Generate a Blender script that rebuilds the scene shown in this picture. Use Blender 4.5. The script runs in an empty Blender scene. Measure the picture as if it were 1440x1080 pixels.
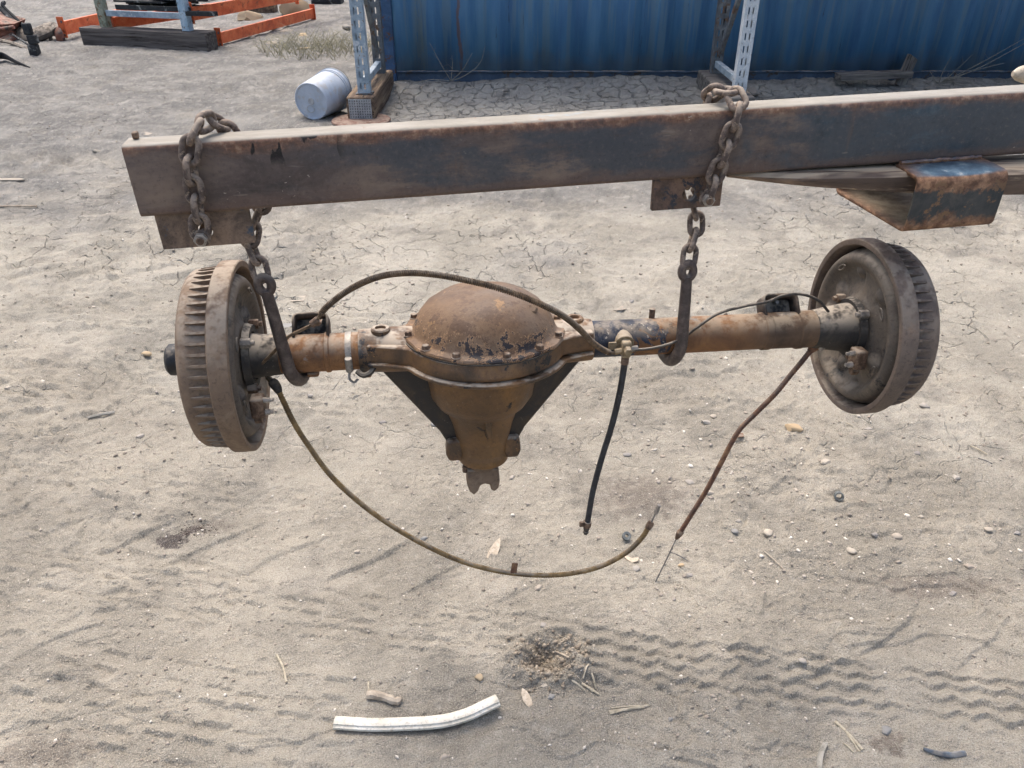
import bpy, bmesh, math, random
import numpy as np
from mathutils import Vector, Matrix, Euler

random.seed(7)
rng = np.random.default_rng(11)
sc = bpy.context.scene
col = sc.collection
R = math.radians

# ------------------------------------------------------------------ camera
CAM_H = 1.4
F = 1100.0                      # focal length in pixels of a 1440-wide frame
PITCH = math.atan(685.0 / F)    # looking down
cam_d = bpy.data.cameras.new('camera')
cam = bpy.data.objects.new('camera', cam_d)
col.objects.link(cam)
cam.location = (0, 0, CAM_H)
cam.rotation_euler = (R(90) - PITCH, 0, 0)
cam_d.sensor_width = 36.0
cam_d.lens = F / 1440.0 * 36.0
cam_d.clip_start = 0.05
cam_d.clip_end = 2000
sc.camera = cam

# ------------------------------------------------------------------ sky, sun, exposure
SUN_EL, SUN_AZ = R(66), R(-24)   # sun stands behind the yard, a little to the left
w = bpy.data.worlds.new('World')
sc.world = w
w.use_nodes = True
nt = w.node_tree
bg = nt.nodes['Background']
sky = nt.nodes.new('ShaderNodeTexSky')
sky.sky_type = 'NISHITA'
sky.sun_disc = False
sky.sun_elevation = SUN_EL
sky.sun_rotation = SUN_AZ
sky.air_density = 1.0
sky.dust_density = 6.0
sky.ozone_density = 0.6
nt.links.new(sky.outputs[0], bg.inputs[0])
bg.inputs[1].default_value = 0.15
sd = bpy.data.lights.new('sun', 'SUN')
sd.energy = 0.75
sd.angle = R(36)
sd.color = (1.0, 0.98, 0.95)
sun = bpy.data.objects.new('sun', sd)
col.objects.link(sun)
_d = Vector((math.sin(SUN_AZ) * math.cos(SUN_EL), math.cos(SUN_AZ) * math.cos(SUN_EL), math.sin(SUN_EL)))
sun.rotation_euler = _d.to_track_quat('Z', 'Y').to_euler()
sc.view_settings.view_transform = 'Standard'
sc.view_settings.look = 'None'
sc.view_settings.gamma = 1.0
sc.view_settings.use_curve_mapping = False
sc.view_settings.exposure = 1.1
sc.cycles.use_adaptive_sampling = True
sc.cycles.adaptive_threshold = 0.025
sc.cycles.adaptive_min_samples = 16
sc.cycles.max_bounces = 5
sc.cycles.diffuse_bounces = 3
sc.cycles.glossy_bounces = 2

# ------------------------------------------------------------------ survey helpers: where a sight line meets the ground or an upright plane
_c, _s = math.cos(PITCH), math.sin(PITCH)
def G(px, py, z=0.0):
    v = (540 - py) / F
    D = (CAM_H - z) / (_s - _c * v)
    return Vector(((px - 720) / F * D, D * (_c + v * _s), z))
def W(px, py, Y):
    v = (540 - py) / F
    D = Y / (_c + v * _s)
    return Vector(((px - 720) / F * D, Y, CAM_H + D * (v * _c - _s)))

def hx(h):
    o = []
    for i in (0, 2, 4):
        c = int(h[i:i + 2], 16) / 255
        o.append(c / 12.92 if c <= .04045 else ((c + .055) / 1.055) ** 2.4)
    return (o[0], o[1], o[2], 1)

# ------------------------------------------------------------------ numpy noise
_GR = {}
def _grad(seed):
    if seed not in _GR:
        a = np.random.default_rng(seed + 1000).random(65536) * 2 * math.pi
        _GR[seed] = (np.cos(a).astype(np.float32), np.sin(a).astype(np.float32))
    return _GR[seed]
def perlin(x, y, seed=0):
    x0 = np.floor(x); y0 = np.floor(y)
    fx = (x - x0).astype(np.float32); fy = (y - y0).astype(np.float32)
    xi = x0.astype(np.int32); yi = y0.astype(np.int32)
    ux = fx * fx * fx * (fx * (fx * 6 - 15) + 10); uy = fy * fy * fy * (fy * (fy * 6 - 15) + 10)
    gx, gy = _grad(seed)
    xa = (xi & 255) << 8; xb = ((xi + 1) & 255) << 8; ya = yi & 255; yb = (yi + 1) & 255
    i = xa | ya; a = gx[i] * fx + gy[i] * fy
    i = xb | ya; b = gx[i] * (fx - 1) + gy[i] * fy
    i = xa | yb; c = gx[i] * fx + gy[i] * (fy - 1)
    i = xb | yb; d = gx[i] * (fx - 1) + gy[i] * (fy - 1)
    a += (b - a) * ux; c += (d - c) * ux
    return 1.4 * (a + (c - a) * uy)
def cells(x, y, seed=0):
    """distance to the border between nearest cells (F2-F1)"""
    x0 = np.floor(x); y0 = np.floor(y)
    fx = (x - x0).astype(np.float32); fy = (y - y0).astype(np.float32)
    xi = x0.astype(np.int32); yi = y0.astype(np.int32)
    hx_, hy_ = _grad(seed)
    f1 = np.full(x.shape, 9.0, np.float32); f2 = f1.copy()
    for dx in (-1, 0, 1):
        for dy in (-1, 0, 1):
            i = (((xi + dx) & 255) << 8) | ((yi + dy) & 255)
            d = np.hypot(dx + .5 + .48 * hx_[i] - fx, dy + .5 + .48 * hy_[i] - fy)
            m = d < f1
            f2 = np.where(m, f1, np.minimum(f2, d)); f1 = np.where(m, d, f1)
    return f2 - f1
def sm(a, b, x):
    t = np.clip((x - a) / (b - a), 0, 1)
    return t * t * (3 - 2 * t)

# tyre track line across the foreground
T0 = (-1.30, 1.464); TU = (0.986, -0.167); TN = (0.167, 0.986)
HOLE = G(768, 925)
def height(x, y):
    x = np.asarray(x, float); y = np.asarray(y, float)
    near = 1 - sm(3.0, 8.0, y)
    wx = x + .05 * perlin(x * 3, y * 3, 91); wy = y + .05 * perlin(x * 3, y * 3, 92)
    h = .016 * perlin(x * .55, y * .55, 1) + .010 * perlin(x * 1.7, y * 1.7, 2)
    h += .0065 * perlin(wx * 4.5, wy * 4.5, 3) + .0040 * perlin(wx * 10, wy * 10, 4)
    rough = .35 + .9 * sm(-.15, .45, perlin(x * 1.3, y * 1.6, 5)) + .35 * sm(2.2, 3.2, y)
    h += rough * (.0026 * perlin(wx * 23, wy * 23, 6) + .0020 * perlin(x * 50, y * 50, 7) + .0013 * perlin(x * 105, y * 105, 8))
    h += .0020 * sm(.25, .75, perlin(x * 60, y * 60, 17)) * sm(.0, .4, perlin(x * 2.1, y * 2.3, 18)) * near * 2.0
    # little scarps where the crust has broken or been pushed
    ww = .10 * perlin(x * 2.2, y * 2.2, 93); wv = .035 * perlin(x * 9, y * 9, 94)
    sx = x + ww + wv; sy = y * 1.7 + ww - wv
    sc_amt = .25 + .75 * sm(-.3, .4, perlin(x * .9, y * .9, 96)); nr_ = sm(1.35, 2.0, y)
    for kf, am, sd, nf_ in ((3.1, .0085, 40, .85), (6.3, .0065, 43, .62), (12.5, .0048, 46, .40)):
        a_ = perlin(sx * kf, sy * kf, sd) + .35 * perlin(sx * kf * 2.7, sy * kf * 2.7, sd + 1)
        wid = .0045 * kf * 1.5 * np.clip(y / 1.4, 1, 4)
        h += am * sc_amt * (nf_ + (1 - nf_) * nr_) * (sm(0, wid, a_) + .7 * sm(.42, .42 + wid, a_) - .5 * sm(-.5, -.5 + wid * 3, a_))
    # clumped rough soil
    cl = sm(.05, .45, perlin(x * 1.6 + 9, y * 2.1, 98)) + .8 * sm(3.4, 4.6, y)
    h += cl * (.0055 * np.abs(perlin(x * 17, y * 17, 48)) + .0045 * np.abs(perlin(x * 38, y * 34, 49)) + .003 * np.abs(perlin(x * 80, y * 80, 50)))
    # scuffed ridges left by wheels, running across
    rid = 1 - np.abs(perlin(x * 3.2 + y * .8, y * 15, 9))
    h += .0065 * rid ** 3 * sm(-.1, .4, perlin(x * .9, y * 1.1, 10))
    rid2 = 1 - np.abs(perlin(x * 5 + y * 2, y * 9 - x * 2.2, 29))
    h += .0060 * rid2 ** 4 * sm(.0, .4, perlin(x * 1.1 + 5, y * 1.2, 30))
    # dry cracks, broken into short lengths
    wq = .9 * perlin(x * 9, y * 9, 12); wr = .9 * perlin(x * 9, y * 9, 13)
    e = cells(x * 9 + wq, y * 9 + wr, 14)
    brkc = sm(-.12, .22, perlin(x * 6.5, y * 6.5, 16))
    cm = sm(-.05, .30, perlin(x * .8 + 3, y * .8, 15)) * sm(1.3, 2.2, y) * (1 - sm(4.6, 5.6, y) * (1 - sm(5.6, 6.2, y) * sm(-1.2, -.8, x)))
    h -= .0055 * (1 - sm(.015, .065, e)) * cm * brkc
    e2 = cells(x * 21 + wq * 1.5, y * 21 + wr * 1.5, 19)
    h -= .0030 * (1 - sm(.02, .09, e2)) * sm(-.1, .3, perlin(x * 1.2, y * 1.2, 28)) * sm(1.2, 1.7, y) * sm(-.2, .1, perlin(x * 11, y * 11, 11)) * (1 - sm(3.5, 5, y))
    # lug prints
    s = (x - T0[0]) * TU[0] + (y - T0[1]) * TU[1]; t = (x - T0[0]) * TN[0] + (y - T0[1]) * TN[1]
    s = s + .016 * perlin(x * 6, y * 6, 20) + .006 * perlin(x * 17, y * 17, 35); t = t + .018 * perlin(x * 3.1, y * 3.1, 21) + .006 * perlin(x * 15, y * 15, 36)
    brk = sm(-.7, -.15, perlin(x * 2.4, y * 2.8, 22))
    q = (s - .92 * t - .02 * np.sin(t * 14) + .03 * perlin(x * 2.7, y * 2.7, 39)) / .205
    fq = q - np.floor(q)
    lug = sm(.0, .045, fq) * (1 - fq) ** 1.5 * (.25 + .75 * ((np.floor(q) * 12.9898 + 3.1) % 2.3 / 2.3))
    h -= .0105 * lug * sm(.005, .05, t) * (1 - sm(.12, .27, t)) * brk
    q2 = (s + .9 * t) / .24; f2 = q2 - np.floor(q2)
    h -= .010 * sm(0, .05, f2) * (1 - f2) * sm(.2, .24, t) * (1 - sm(.3, .36, t)) * sm(-.1, .3, perlin(x * 2, y * 2, 23))
    def lane(t_, s_, pitch, rowp, tlo, thi, amp, zig, sd):
        """rows of tread prints: zigzag ribs or staggered blocks, each with a steep wall on its far side"""
        tri = np.abs((s_ / pitch) % 1.0 - .5) * 2
        r = (t_ + zig * rowp * .40 * tri) / rowp
        k_ = np.floor(r); fr = r - k_
        saw = np.where(fr < .22, fr / .22, ((1 - fr) / .78) ** 1.3)
        ph = (s_ / pitch * .92 + .5 * k_ + .25 * np.sin(k_ * 2.3)) % 1.0
        bi = np.floor(s_ / pitch * .92 + .5 * k_ + .25 * np.sin(k_ * 2.3))
        rn = np.abs(np.sin(bi * 12.9898 + k_ * 78.233 + sd) * 43758.5453) % 1.0
        dash = sm(0, .10, ph) * (1 - sm(.45 + .3 * rn, .58 + .3 * rn, ph)) * sm(.08, .6, rn)
        wear = sm(-.72, .12, perlin(x * 2.6, y * 4.6, sd) + .55 * perlin(x * 8, y * 12, sd + 1) + .3 * perlin(x * 25, y * 30, sd + 2))
        return amp * (saw - .45) * (zig + (1 - zig) * dash) * wear * sm(tlo, tlo + .03, t_) * (1 - sm(thi - .03, thi, t_))
    rgt = sm(-.1, .35, x)
    h += lane(t, s, .060, .034, -.15, .025, .0105, rgt, 24)
    h += lane(t + .01, s, .078, .046, -.50, -.20, .0125, sm(.2, .6, x), 52) * ((1 - sm(-.55, -.1, x)) + .8 * sm(.15, .45, x))
    h += lane(t - .02, s, .070, .040, .20, .36, .0085, 0.0, 55) * (1 - sm(-.3, .2, x))
    t8 = y * .995 + x * .10; s8 = x * .995 - y * .1
    h += lane(t8, s8, .085, .050, 1.95, 2.25, .014, .0, 57) * (1 - sm(-.5, .0, x))
    h += lane(t8, s8, .090, .055, 2.45, 2.85, .015, .3, 82) * (1 - sm(-.7, -.2, x))
    # long curved lug print rows in the middle left
    s4 = x * .98 - y * .2; t4 = y * .98 + x * .2
    q4 = (s4 - .7 * t4) / .23; f4 = q4 - np.floor(q4)
    h -= .008 * sm(0, .05, f4) * (1 - f4) * sm(1.33, 1.37, t4) * (1 - sm(1.5, 1.56, t4)) * (1 - sm(-.5, -.2, x)) * sm(-.3, .2, perlin(x * 2, y * 2, 26))
    # faint chevron prints farther off on the left
    q5 = (x - np.abs(y - 3.1) * 1.2) / .22; f5 = q5 - np.floor(q5)
    h -= .022 * sm(0, .1, f5) * (1 - f5) * np.exp(-((y - 3.1) / .35) ** 2) * (1 - sm(-1.2, -.6, x))
    q6 = (x + (y - 4.9) * .9) / .26; f6 = q6 - np.floor(q6)
    h -= .026 * sm(0, .1, f6) * (1 - f6) * np.exp(-((y - 4.9) / .25) ** 2) * (1 - sm(-2.0, -1.5, x))
    q7 = (y + .06 * perlin(x * 2.2, y * 4, 33) - .12 * x) / .085; f7 = q7 - np.floor(q7)
    h += .013 * np.where(f7 < .2, f7 / .2, (1 - f7) / .8) * np.exp(-((y - 2.55) / .35) ** 2) * (1 - sm(-.5, .1, x)) * sm(-.2, .3, perlin(x * 3, y * 3, 34))
    # dug hole with a raised rim
    dx = x - HOLE.x; dy = (y - HOLE.y) * 1.05
    ang = np.arctan2(dy, dx)
    rr = np.hypot(dx, dy) * (1 + .16 * np.sin(ang * 3 + .6) + .10 * np.sin(ang * 5))
    h += -.030 * (1 - sm(.010, .050, rr)) + .012 * np.exp(-((rr - .068) / .018) ** 2)
    h += .005 * np.exp(-((rr - .065) / .03) ** 2) * perlin(x * 70, y * 70, 27)
    # dirt drifted up against the container rail
    h += .075 * sm(6.55, 7.05, y) * (1 - sm(7.3, 7.9, y)) * (.7 + .5 * perlin(x * 1.4, y * 2, 31)) * sm(-1.3, -.9, x)
    h += .018 * np.abs(perlin(x * 7, y * 7, 32)) * sm(6.3, 6.9, y) * (1 - sm(7.3, 7.9, y)) * sm(-1.2, -.8, x)
    far = sm(9, 16, y) + sm(7, 12, np.abs(x)) + sm(.3, -1.5, y)
    return h * (1 - .7 * np.clip(far, 0, 1))
def hz(x, y):
    return float(height(np.array([x]), np.array([y]))[0])
def on_ground(px, py, lift=0.0):
    p = G(px, py)
    for _ in range(3):
        p = G(px, py, hz(p.x, p.y))
    p.z += lift
    return p

# ------------------------------------------------------------------ material helpers
class Mat:
    def __init__(self, name):
        self.m = bpy.data.materials.new(name); self.m.use_nodes = True
        self.t = self.m.node_tree
        self.b = self.t.nodes['Principled BSDF']
        self.n_ = self.t.nodes; self.co = self.n('ShaderNodeTexCoord').outputs['Object']
    def n(self, kind, **kw):
        o = self.t.nodes.new(kind)
        for k, v in kw.items(): setattr(o, k, v)
        return o
    def put(self, sock, val):
        if isinstance(val, bpy.types.NodeSocket): self.t.links.new(val, sock)
        elif val is not None: sock.default_value = val
    def map(self, scale=(1, 1, 1), loc=(0, 0, 0)):
        m = self.n('ShaderNodeMapping'); self.put(m.inputs[0], self.co)
        m.inputs['Scale'].default_value = scale; m.inputs['Location'].default_value = loc
        return m.outputs[0]
    def noise(self, scale, detail=6, rough=.6, dist=0, vec=None, seed=0, stretch=None, flat=False):
        if vec is None: vec = self.map(stretch or (1, 1, 1), (seed * 3.7, seed * 1.3, seed * 2.1))
        o = self.n('ShaderNodeTexNoise')
        if flat: o.noise_dimensions = '2D'
        self.put(o.inputs['Vector'], vec)
        o.inputs['Scale'].default_value = scale; o.inputs['Detail'].default_value = detail
        o.inputs['Roughness'].default_value = rough; o.inputs['Distortion'].default_value = dist
        mm = self.n('ShaderNodeMath', operation='MULTIPLY_ADD'); self.put(mm.inputs[0], o.outputs[0]); mm.inputs[1].default_value = 1.75; mm.inputs[2].default_value = -.375
        return mm.outputs[0]
    def ramp(self, fac, stops):
        o = self.n('ShaderNodeValToRGB'); self.put(o.inputs[0], fac)
        e = o.color_ramp.elements
        while len(e) < len(stops): e.new(.5)
        for i, (p, c) in enumerate(stops):
            e[i].position = p
            e[i].color = c if len(c) == 4 else (*c, 1)
        return o.outputs[0]
    def step(self, fac, a, b):
        o = self.n('ShaderNodeMapRange'); o.interpolation_type = 'SMOOTHSTEP'
        self.put(o.inputs[0], fac); o.inputs[1].default_value = a; o.inputs[2].default_value = b
        return o.outputs[0]
    def math(self, op, a, b=0.0):
        o = self.n('ShaderNodeMath', operation=op); self.put(o.inputs[0], a); self.put(o.inputs[1], b)
        return o.outputs[0]
    def mix(self, fac, a, b):
        o = self.n('ShaderNodeMix', data_type='RGBA')
        self.put(o.inputs[0], fac); self.put(o.inputs[6], a); self.put(o.inputs[7], b)
        return o.outputs[2]
    def mul(self, a, b): return self.math('MULTIPLY', a, b)
    def xyz(self, src=None):
        o = self.n('ShaderNodeSeparateXYZ'); self.put(o.inputs[0], src or self.co)
        return o.outputs
    def upness(self, local=False):
        g = self.n('ShaderNodeNewGeometry')
        s = self.xyz(g.outputs['Normal'])
        return s[2]
    def bump(self, h, strength=.4, dist=.002, prev=None):
        o = self.n('ShaderNodeBump'); o.inputs['Strength'].default_value = strength
        o.inputs['Distance'].default_value = dist; self.put(o.inputs['Height'], h)
        if prev is not None: self.put(o.inputs['Normal'], prev)
        return o.outputs[0]
    def done(self, colr, rough=.8, metal=0.0, normal=None, spec=.35):
        self.put(self.b.inputs['Base Color'], colr); self.put(self.b.inputs['Roughness'], rough)
        self.put(self.b.inputs['Metallic'], metal); self.put(self.b.inputs['Specular IOR Level'], spec)
        if normal is not None: self.put(self.b.inputs['Normal'], normal)
        return self.m

def rusty(name, stops, scale=22, patches=(), rough=(.62, .88), bump=.5, dust=.0, dustcol='a89d8c', seed=0, spec=.35, metal=0.0, fine=160, bd=.0016):
    """stops: noise ramp of base tones; patches: (colour, scale, lo, hi) layers of scale, paint or rust"""
    k = Mat(name)
    n0 = k.noise(scale, 5, .65, .6, seed=seed)
    c = k.ramp(n0, [(p, hx(h)) for p, h in stops])
    pm = None
    for i, (pc, psc, lo, hi) in enumerate(patches):
        n = k.noise(psc, 6, .74, .3, seed=seed + 5 + i)
        f = k.step(n, lo, hi)
        c = k.mix(f, c, hx(pc)); pm = f
    nf = k.noise(fine, 3, .7, seed=seed + 2)
    c = k.mix(k.mul(k.step(nf, .50, .82), .60), c, k.mix(.55, c, hx('2e2621')))
    c = k.mix(k.mul(k.step(nf, .26, .08), .35), c, k.mix(.5, c, hx('b5a794')))
    if dust:
        nd = k.noise(30, 3, .7, seed=seed + 8)
        f = k.mul(k.mul(k.step(k.upness(), .15, .95), k.step(nd, .3, .65)), dust)
        c = k.mix(f, c, hx(dustcol))
    hgt = k.math('ADD', k.mul(n0, .7), k.mul(nf, .5))
    if pm is not None: hgt = k.math('ADD', hgt, k.mul(pm, .35))
    rr = k.n('ShaderNodeMapRange'); k.put(rr.inputs[0], n0); rr.inputs[3].default_value = rough[0]; rr.inputs[4].default_value = rough[1]
    return k.done(c, rr.outputs[0], metal, k.bump(hgt, bump, bd), spec)

M = {}
M['drum'] = rusty('drum_rust', [(.1, '584a40'), (.5, '74614f'), (.9, '8a7763')], 16, [('5c4e44', 30, .70, .85), ('9a8a78', 60, .80, .90)], dust=.6, seed=1)
M['drum2'] = rusty('drum_rust_right', [(.1, '554a43'), (.5, '6b5e53'), (.9, '806f61')], 16, [('7f624a', 14, .70, .90), ('2b2625', 26, .84, .87)], dust=.5, seed=41)
M['plate'] = rusty('backing_plate', [(.1, '47423c'), (.5, '5f564c'), (.9, '776a5b')], 14, [('302f2f', 9, .66, .80), ('80634a', 24, .76, .92)], dust=.5, seed=2)
M['cover'] = rusty('cover_rust', [(.1, '5a402c'), (.4, '7d5a3c'), (.6, '8d6a49'), (.9, '9a7c5c')], 10, [('c09664', 46, .78, .86), ('8d7f6e', 6, .6, .95), ('24252a', 17, .76, .79), ('5a3e2a', 60, .72, .80)], dust=.25, seed=3)
M['housing'] = rusty('housing_oily', [(.1, '362c24'), (.4, '55412e'), (.6, '6e5237'), (.9, '8a673f')], 12, [('1b1c20', 10, .58, .63), ('a5763f', 40, .78, .86), ('8a8072', 70, .82, .88)], rough=(.4, .75), dust=.85, seed=4, spec=.45)
M['web'] = rusty('web_black_oily', [(.1, '1b1b1c'), (.5, '2e2925'), (.9, '54432f')], 14, [('7d5c38', 30, .78, .88)], rough=(.4, .7), dust=.5, seed=44, spec=.45)
M['bowl'] = rusty('bowl_oily', [(.1, '4a3724'), (.5, '6b4f31'), (.9, '8c6638')], 9, [('26211e', 9, .68, .76), ('b07f42', 34, .80, .88), ('3d3026', 50, .74, .82)], rough=(.42, .75), dust=.3, seed=14, spec=.45)
M['tube_left'] = rusty('tube_rust', [(.2, '4f3d30'), (.5, '755337'), (.8, '8f6844')], 18, [('2f2d2e', 16, .66, .74), ('8a8176', 14, .70, .80)], dust=.55, seed=5)
M['tube_right'] = None
def cover_mat():
    k = Mat('cover_rust_flaked')
    z = k.xyz()[2]
    n1 = k.noise(10, 6, .7, .5, seed=3)
    c = k.ramp(n1, [(.1, hx('463425')), (.4, hx('604832')), (.6, hx('6f563d')), (.9, hx('82694f'))])
    c = k.mix(k.mul(k.step(k.noise(5, 4, .6, seed=6), .50, .85), .6), c, hx('776b5e'))
    c = k.mix(k.mul(k.step(k.noise(16, 6, .75, seed=7), .56, .66), .6), c, hx('4b3526'))
    c = k.mix(k.mul(k.step(k.noise(34, 5, .75, seed=17), .68, .78), .6), c, hx('a07c50'))
    low = k.step(z, .085, .050)
    lim = k.math('ADD', k.noise(15, 6, .78, .3, seed=8), k.mul(low, .24))
    pf = k.step(lim, .815, .835)
    edge = k.mul(k.step(lim, .775, .80), k.math('SUBTRACT', 1.0, pf))
    c = k.mix(k.mul(edge, .6), c, hx('b38d66'))
    c = k.mix(k.mul(pf, .92), c, hx('26262a'))
    nf = k.noise(190, 3, .7, seed=9)
    c = k.mix(k.mul(k.step(nf, .52, .85), .5), c, hx('4a3526'))
    c = k.mix(k.mul(k.step(nf, .25, .05), .4), c, hx('b09a7e'))
    hh = k.math('ADD', k.math('ADD', k.mul(n1, .5), k.mul(nf, .5)), k.mul(pf, .6))
    return k.done(c, k.mix(n1, (.45,) * 3 + (1,), (.75,) * 3 + (1,)), 0, k.bump(hh, .5, .0016), .4)
M['cover'] = cover_mat()
M['sleeve'] = rusty('sleeve_dark', [(.3, '2a2827'), (.6, '3d3934'), (.8, '50483f')], 14, dust=.9, seed=6)
M['black_cap'] = rusty('black_cap', [(.3, '17181b'), (.7, '26282c')], 20, rough=(.4, .6), dust=.35, seed=7)
M['chain'] = rusty('chain_rust', [(.3, '4b403a'), (.5, '6a5d54'), (.72, '8a7b6d')], 60, [('a08d78', 90, .6, .75)], dust=.45, seed=8)
M['hook'] = rusty('hook_dark', [(.1, '3a3432'), (.5, '554b46'), (.9, '766a61')], 50, [('948b82', 140, .78, .86)], rough=(.4, .7), dust=.35, seed=9, metal=.25)
M['bolt'] = rusty('bolt_rust', [(.3, '4b3a2e'), (.6, '735d4b'), (.8, '8e7a66')], 60, dust=.6, seed=10)
M['brightbolt'] = rusty('bolt_zinc', [(.3, '7d7770'), (.6, 'a29b91')], 60, rough=(.35, .6), dust=.3, seed=11, metal=.4)
M['zinc'] = rusty('zinc_band', [(.3, '7f7a72'), (.7, 'a09a90')], 40, rough=(.4, .6), seed=12, metal=.3)
M['perch'] = rusty('perch_dark', [(.3, '38332f'), (.6, '5a4e44'), (.8, '786656')], 26, dust=.7, seed=13)
M['line'] = rusty('brake_line', [(.3, '4d3f31'), (.6, '6b5843'), (.8, '84705a')], 70, dust=.5, seed=15)
M['linedark'] = rusty('brake_line_dark', [(.3, '33302d'), (.7, '4f4942')], 70, dust=.5, seed=16)
M['cable'] = rusty('cable_sheath', [(.3, '5b4a33'), (.5, '77613f'), (.75, '8f764e')], 45, dust=.5, seed=17)
M['cable2'] = rusty('cable_sheath_rusty', [(.3, '4f3a30'), (.5, '6b4c3b'), (.75, '84654a')], 45, dust=.4, seed=18)
M['rubber'] = rusty('rubber_hose', [(.3, '2b2c2e'), (.7, '3f4042')], 40, rough=(.55, .8), bump=.15, dust=.5, seed=19)
M['brass'] = rusty('tee_brass', [(.3, '77664c'), (.6, '8f7e63'), (.8, 'a49479')], 50, dust=.6, seed=20)
M['wire'] = rusty('steel_wire', [(.3, '6d6a66'), (.7, '8f8b86')], 80, rough=(.4, .6), seed=21, metal=.4)

def tube_right_mat():
    k = Mat('tube_paint_and_rust')
    x = k.xyz()[0]
    n1 = k.noise(20, 9, .7, .5, seed=1)
    base = k.ramp(n1, [(.2, hx('54402f')), (.5, hx('745339')), (.8, hx('87623f'))])
    brown = k.ramp(k.noise(14, 7, .6, seed=3), [(.3, hx('4a3c30')), (.7, hx('6e5844'))])
    base = k.mix(k.step(x, .42, .52), base, brown)
    nb = k.noise(17, 9, .72, .6, seed=4)
    lim = k.math('ADD', nb, k.mul(k.step(x, .37, .22), .36))
    f = k.step(lim, .68, .70)
    blue = k.ramp(k.noise(60, 5, .6, seed=5), [(.35, hx('1d2330')), (.65, hx('2e3542'))])
    c = k.mix(f, base, blue)
    grime = k.mul(k.step(k.noise(11, 5, .72, seed=12), .60, .72), .8)
    c = k.mix(grime, c, hx('2a2725'))
    chips = k.step(k.noise(120, 3, .6, seed=6), .74, .80)
    c = k.mix(k.mul(chips, f), c, hx('a89e8e'))
    dm = k.mul(k.step(k.upness(), .2, .95), k.step(k.noise(25, 6, .7, seed=7), .3, .6))
    c = k.mix(k.mul(dm, .55), c, hx('a0937f'))
    hh = k.math('ADD', k.mul(f, .6), k.mul(n1, .6))
    M['tube_right'] = k.done(c, k.mix(f, (.85,) * 3 + (1,), (.55,) * 3 + (1,)), 0, k.bump(hh, .5, .0015))
tube_right_mat()

def beam_mat():
    k = Mat('beam_paint_and_rust')
    s = k.xyz(); x, y, z = s[0], s[1], s[2]
    nl = k.noise(5, 8, .62, .3, seed=1)
    brown = k.ramp(k.noise(13, 9, .68, .5, seed=2, stretch=(.5, 1, 1.3)), [(.2, hx('483f3b')), (.5, hx('635750')), (.8, hx('7d6d60'))])
    teal = k.ramp(k.noise(16, 8, .66, .3, seed=3), [(.25, hx('303a41')), (.55, hx('3f4d56')), (.8, hx('535f66'))])
    f = k.step(k.math('ADD', x, k.mul(k.math('SUBTRACT', nl, .5), 1.4)), .72, 1.05)
    c = k.mix(f, brown, teal)
    mid = k.mul(k.step(k.noise(9, 9, .7, seed=9, stretch=(.35, 1, 1)), .38, .55), k.step(x, .12, .40))
    c = k.mix(k.mul(mid, .85), c, hx('464a4e'))
    # rust along the upper and lower edges
    ne = k.noise(22, 8, .7, seed=4, stretch=(.3, 1, 1))
    up = k.step(k.math('ADD', z, k.mul(k.math('SUBTRACT', ne, .5), .035)), -.022, -.004)
    c = k.mix(k.mul(up, .8), c, k.ramp(k.noise(70, 6, .7, seed=5), [(.3, hx('5f4638')), (.55, hx('845f48')), (.75, hx('a88a70'))]))
    lo = k.step(k.math('ADD', z, k.mul(k.math('SUBTRACT', ne, .5), .05)), -.078, -.096)
    c = k.mix(k.mul(lo, .7), c, hx('655349'))
    # orange rust runs and oil drips
    run = k.mul(k.step(k.noise(26, 4, .6, seed=6, stretch=(1, 1, .12)), .76, .95), .35)
    c = k.mix(run, c, hx('75573f'))
    dr = k.mul(k.step(k.noise(30, 3, .5, seed=16, stretch=(1, 1, .3)), .60, .63), k.mul(k.mul(k.step(x, .14, .17), k.step(x, .30, .27)), k.step(k.math('ADD', z, k.mul(ne, .02)), -.030, -.016)))
    c = k.mix(dr, c, hx('24211f'))
    ch = k.mul(k.step(k.noise(170, 2, .65, seed=7, stretch=(.7, 1, 1)), .80, .86), k.step(k.noise(6, 3, .6, seed=17), .52, .66))
    c = k.mix(k.mul(ch, .8), c, hx('b5a898'))
    gr = k.noise(120, 4, .8, seed=18)
    c = k.mix(k.mul(k.step(gr, .52, .9), .45), c, hx('2b2624'))
    c = k.mix(k.mul(k.step(gr, .46, .1), .35), c, hx('84766b'))
    sc_ = k.step(k.noise(60, 2, .5, .2, seed=19, stretch=(.25, 1, 1.4)), .84, .90)
    c = k.mix(k.mul(sc_, .45), c, hx('8f8378'))
    # dusty top face with flakes of pale blue paint and rust
    top = k.step(k.upness(), .55, .9)
    tc = k.ramp(k.noise(12, 8, .7, seed=8, stretch=(.5, 1.5, 1)), [(.2, hx('7b766b')), (.5, hx('8d887d')), (.8, hx('9e998f'))])
    tc = k.mix(k.step(k.noise(10, 6, .65, seed=10, stretch=(.5, 1, 1)), .66, .76), tc, hx('8b9aa2'))
    tc = k.mix(k.step(k.noise(9, 6, .7, seed=11, stretch=(.5, 1, 1)), .74, .86), tc, hx('a08458'))
    tc = k.mix(k.step(k.noise(28, 6, .7, seed=12), .74, .86), tc, hx('86705f'))
    c = k.mix(top, c, tc)
    hh = k.math('ADD', k.mul(k.noise(70, 8, .7, seed=13), .8), k.mul(k.noise(9, 5, .6, seed=14), 1.2))
    rr = k.mix(f, (.82,) * 3 + (1,), (.55,) * 3 + (1,))
    return k.done(c, rr, 0, k.bump(hh, .45, .0022), .4)
M['beam'] = beam_mat()
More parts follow.
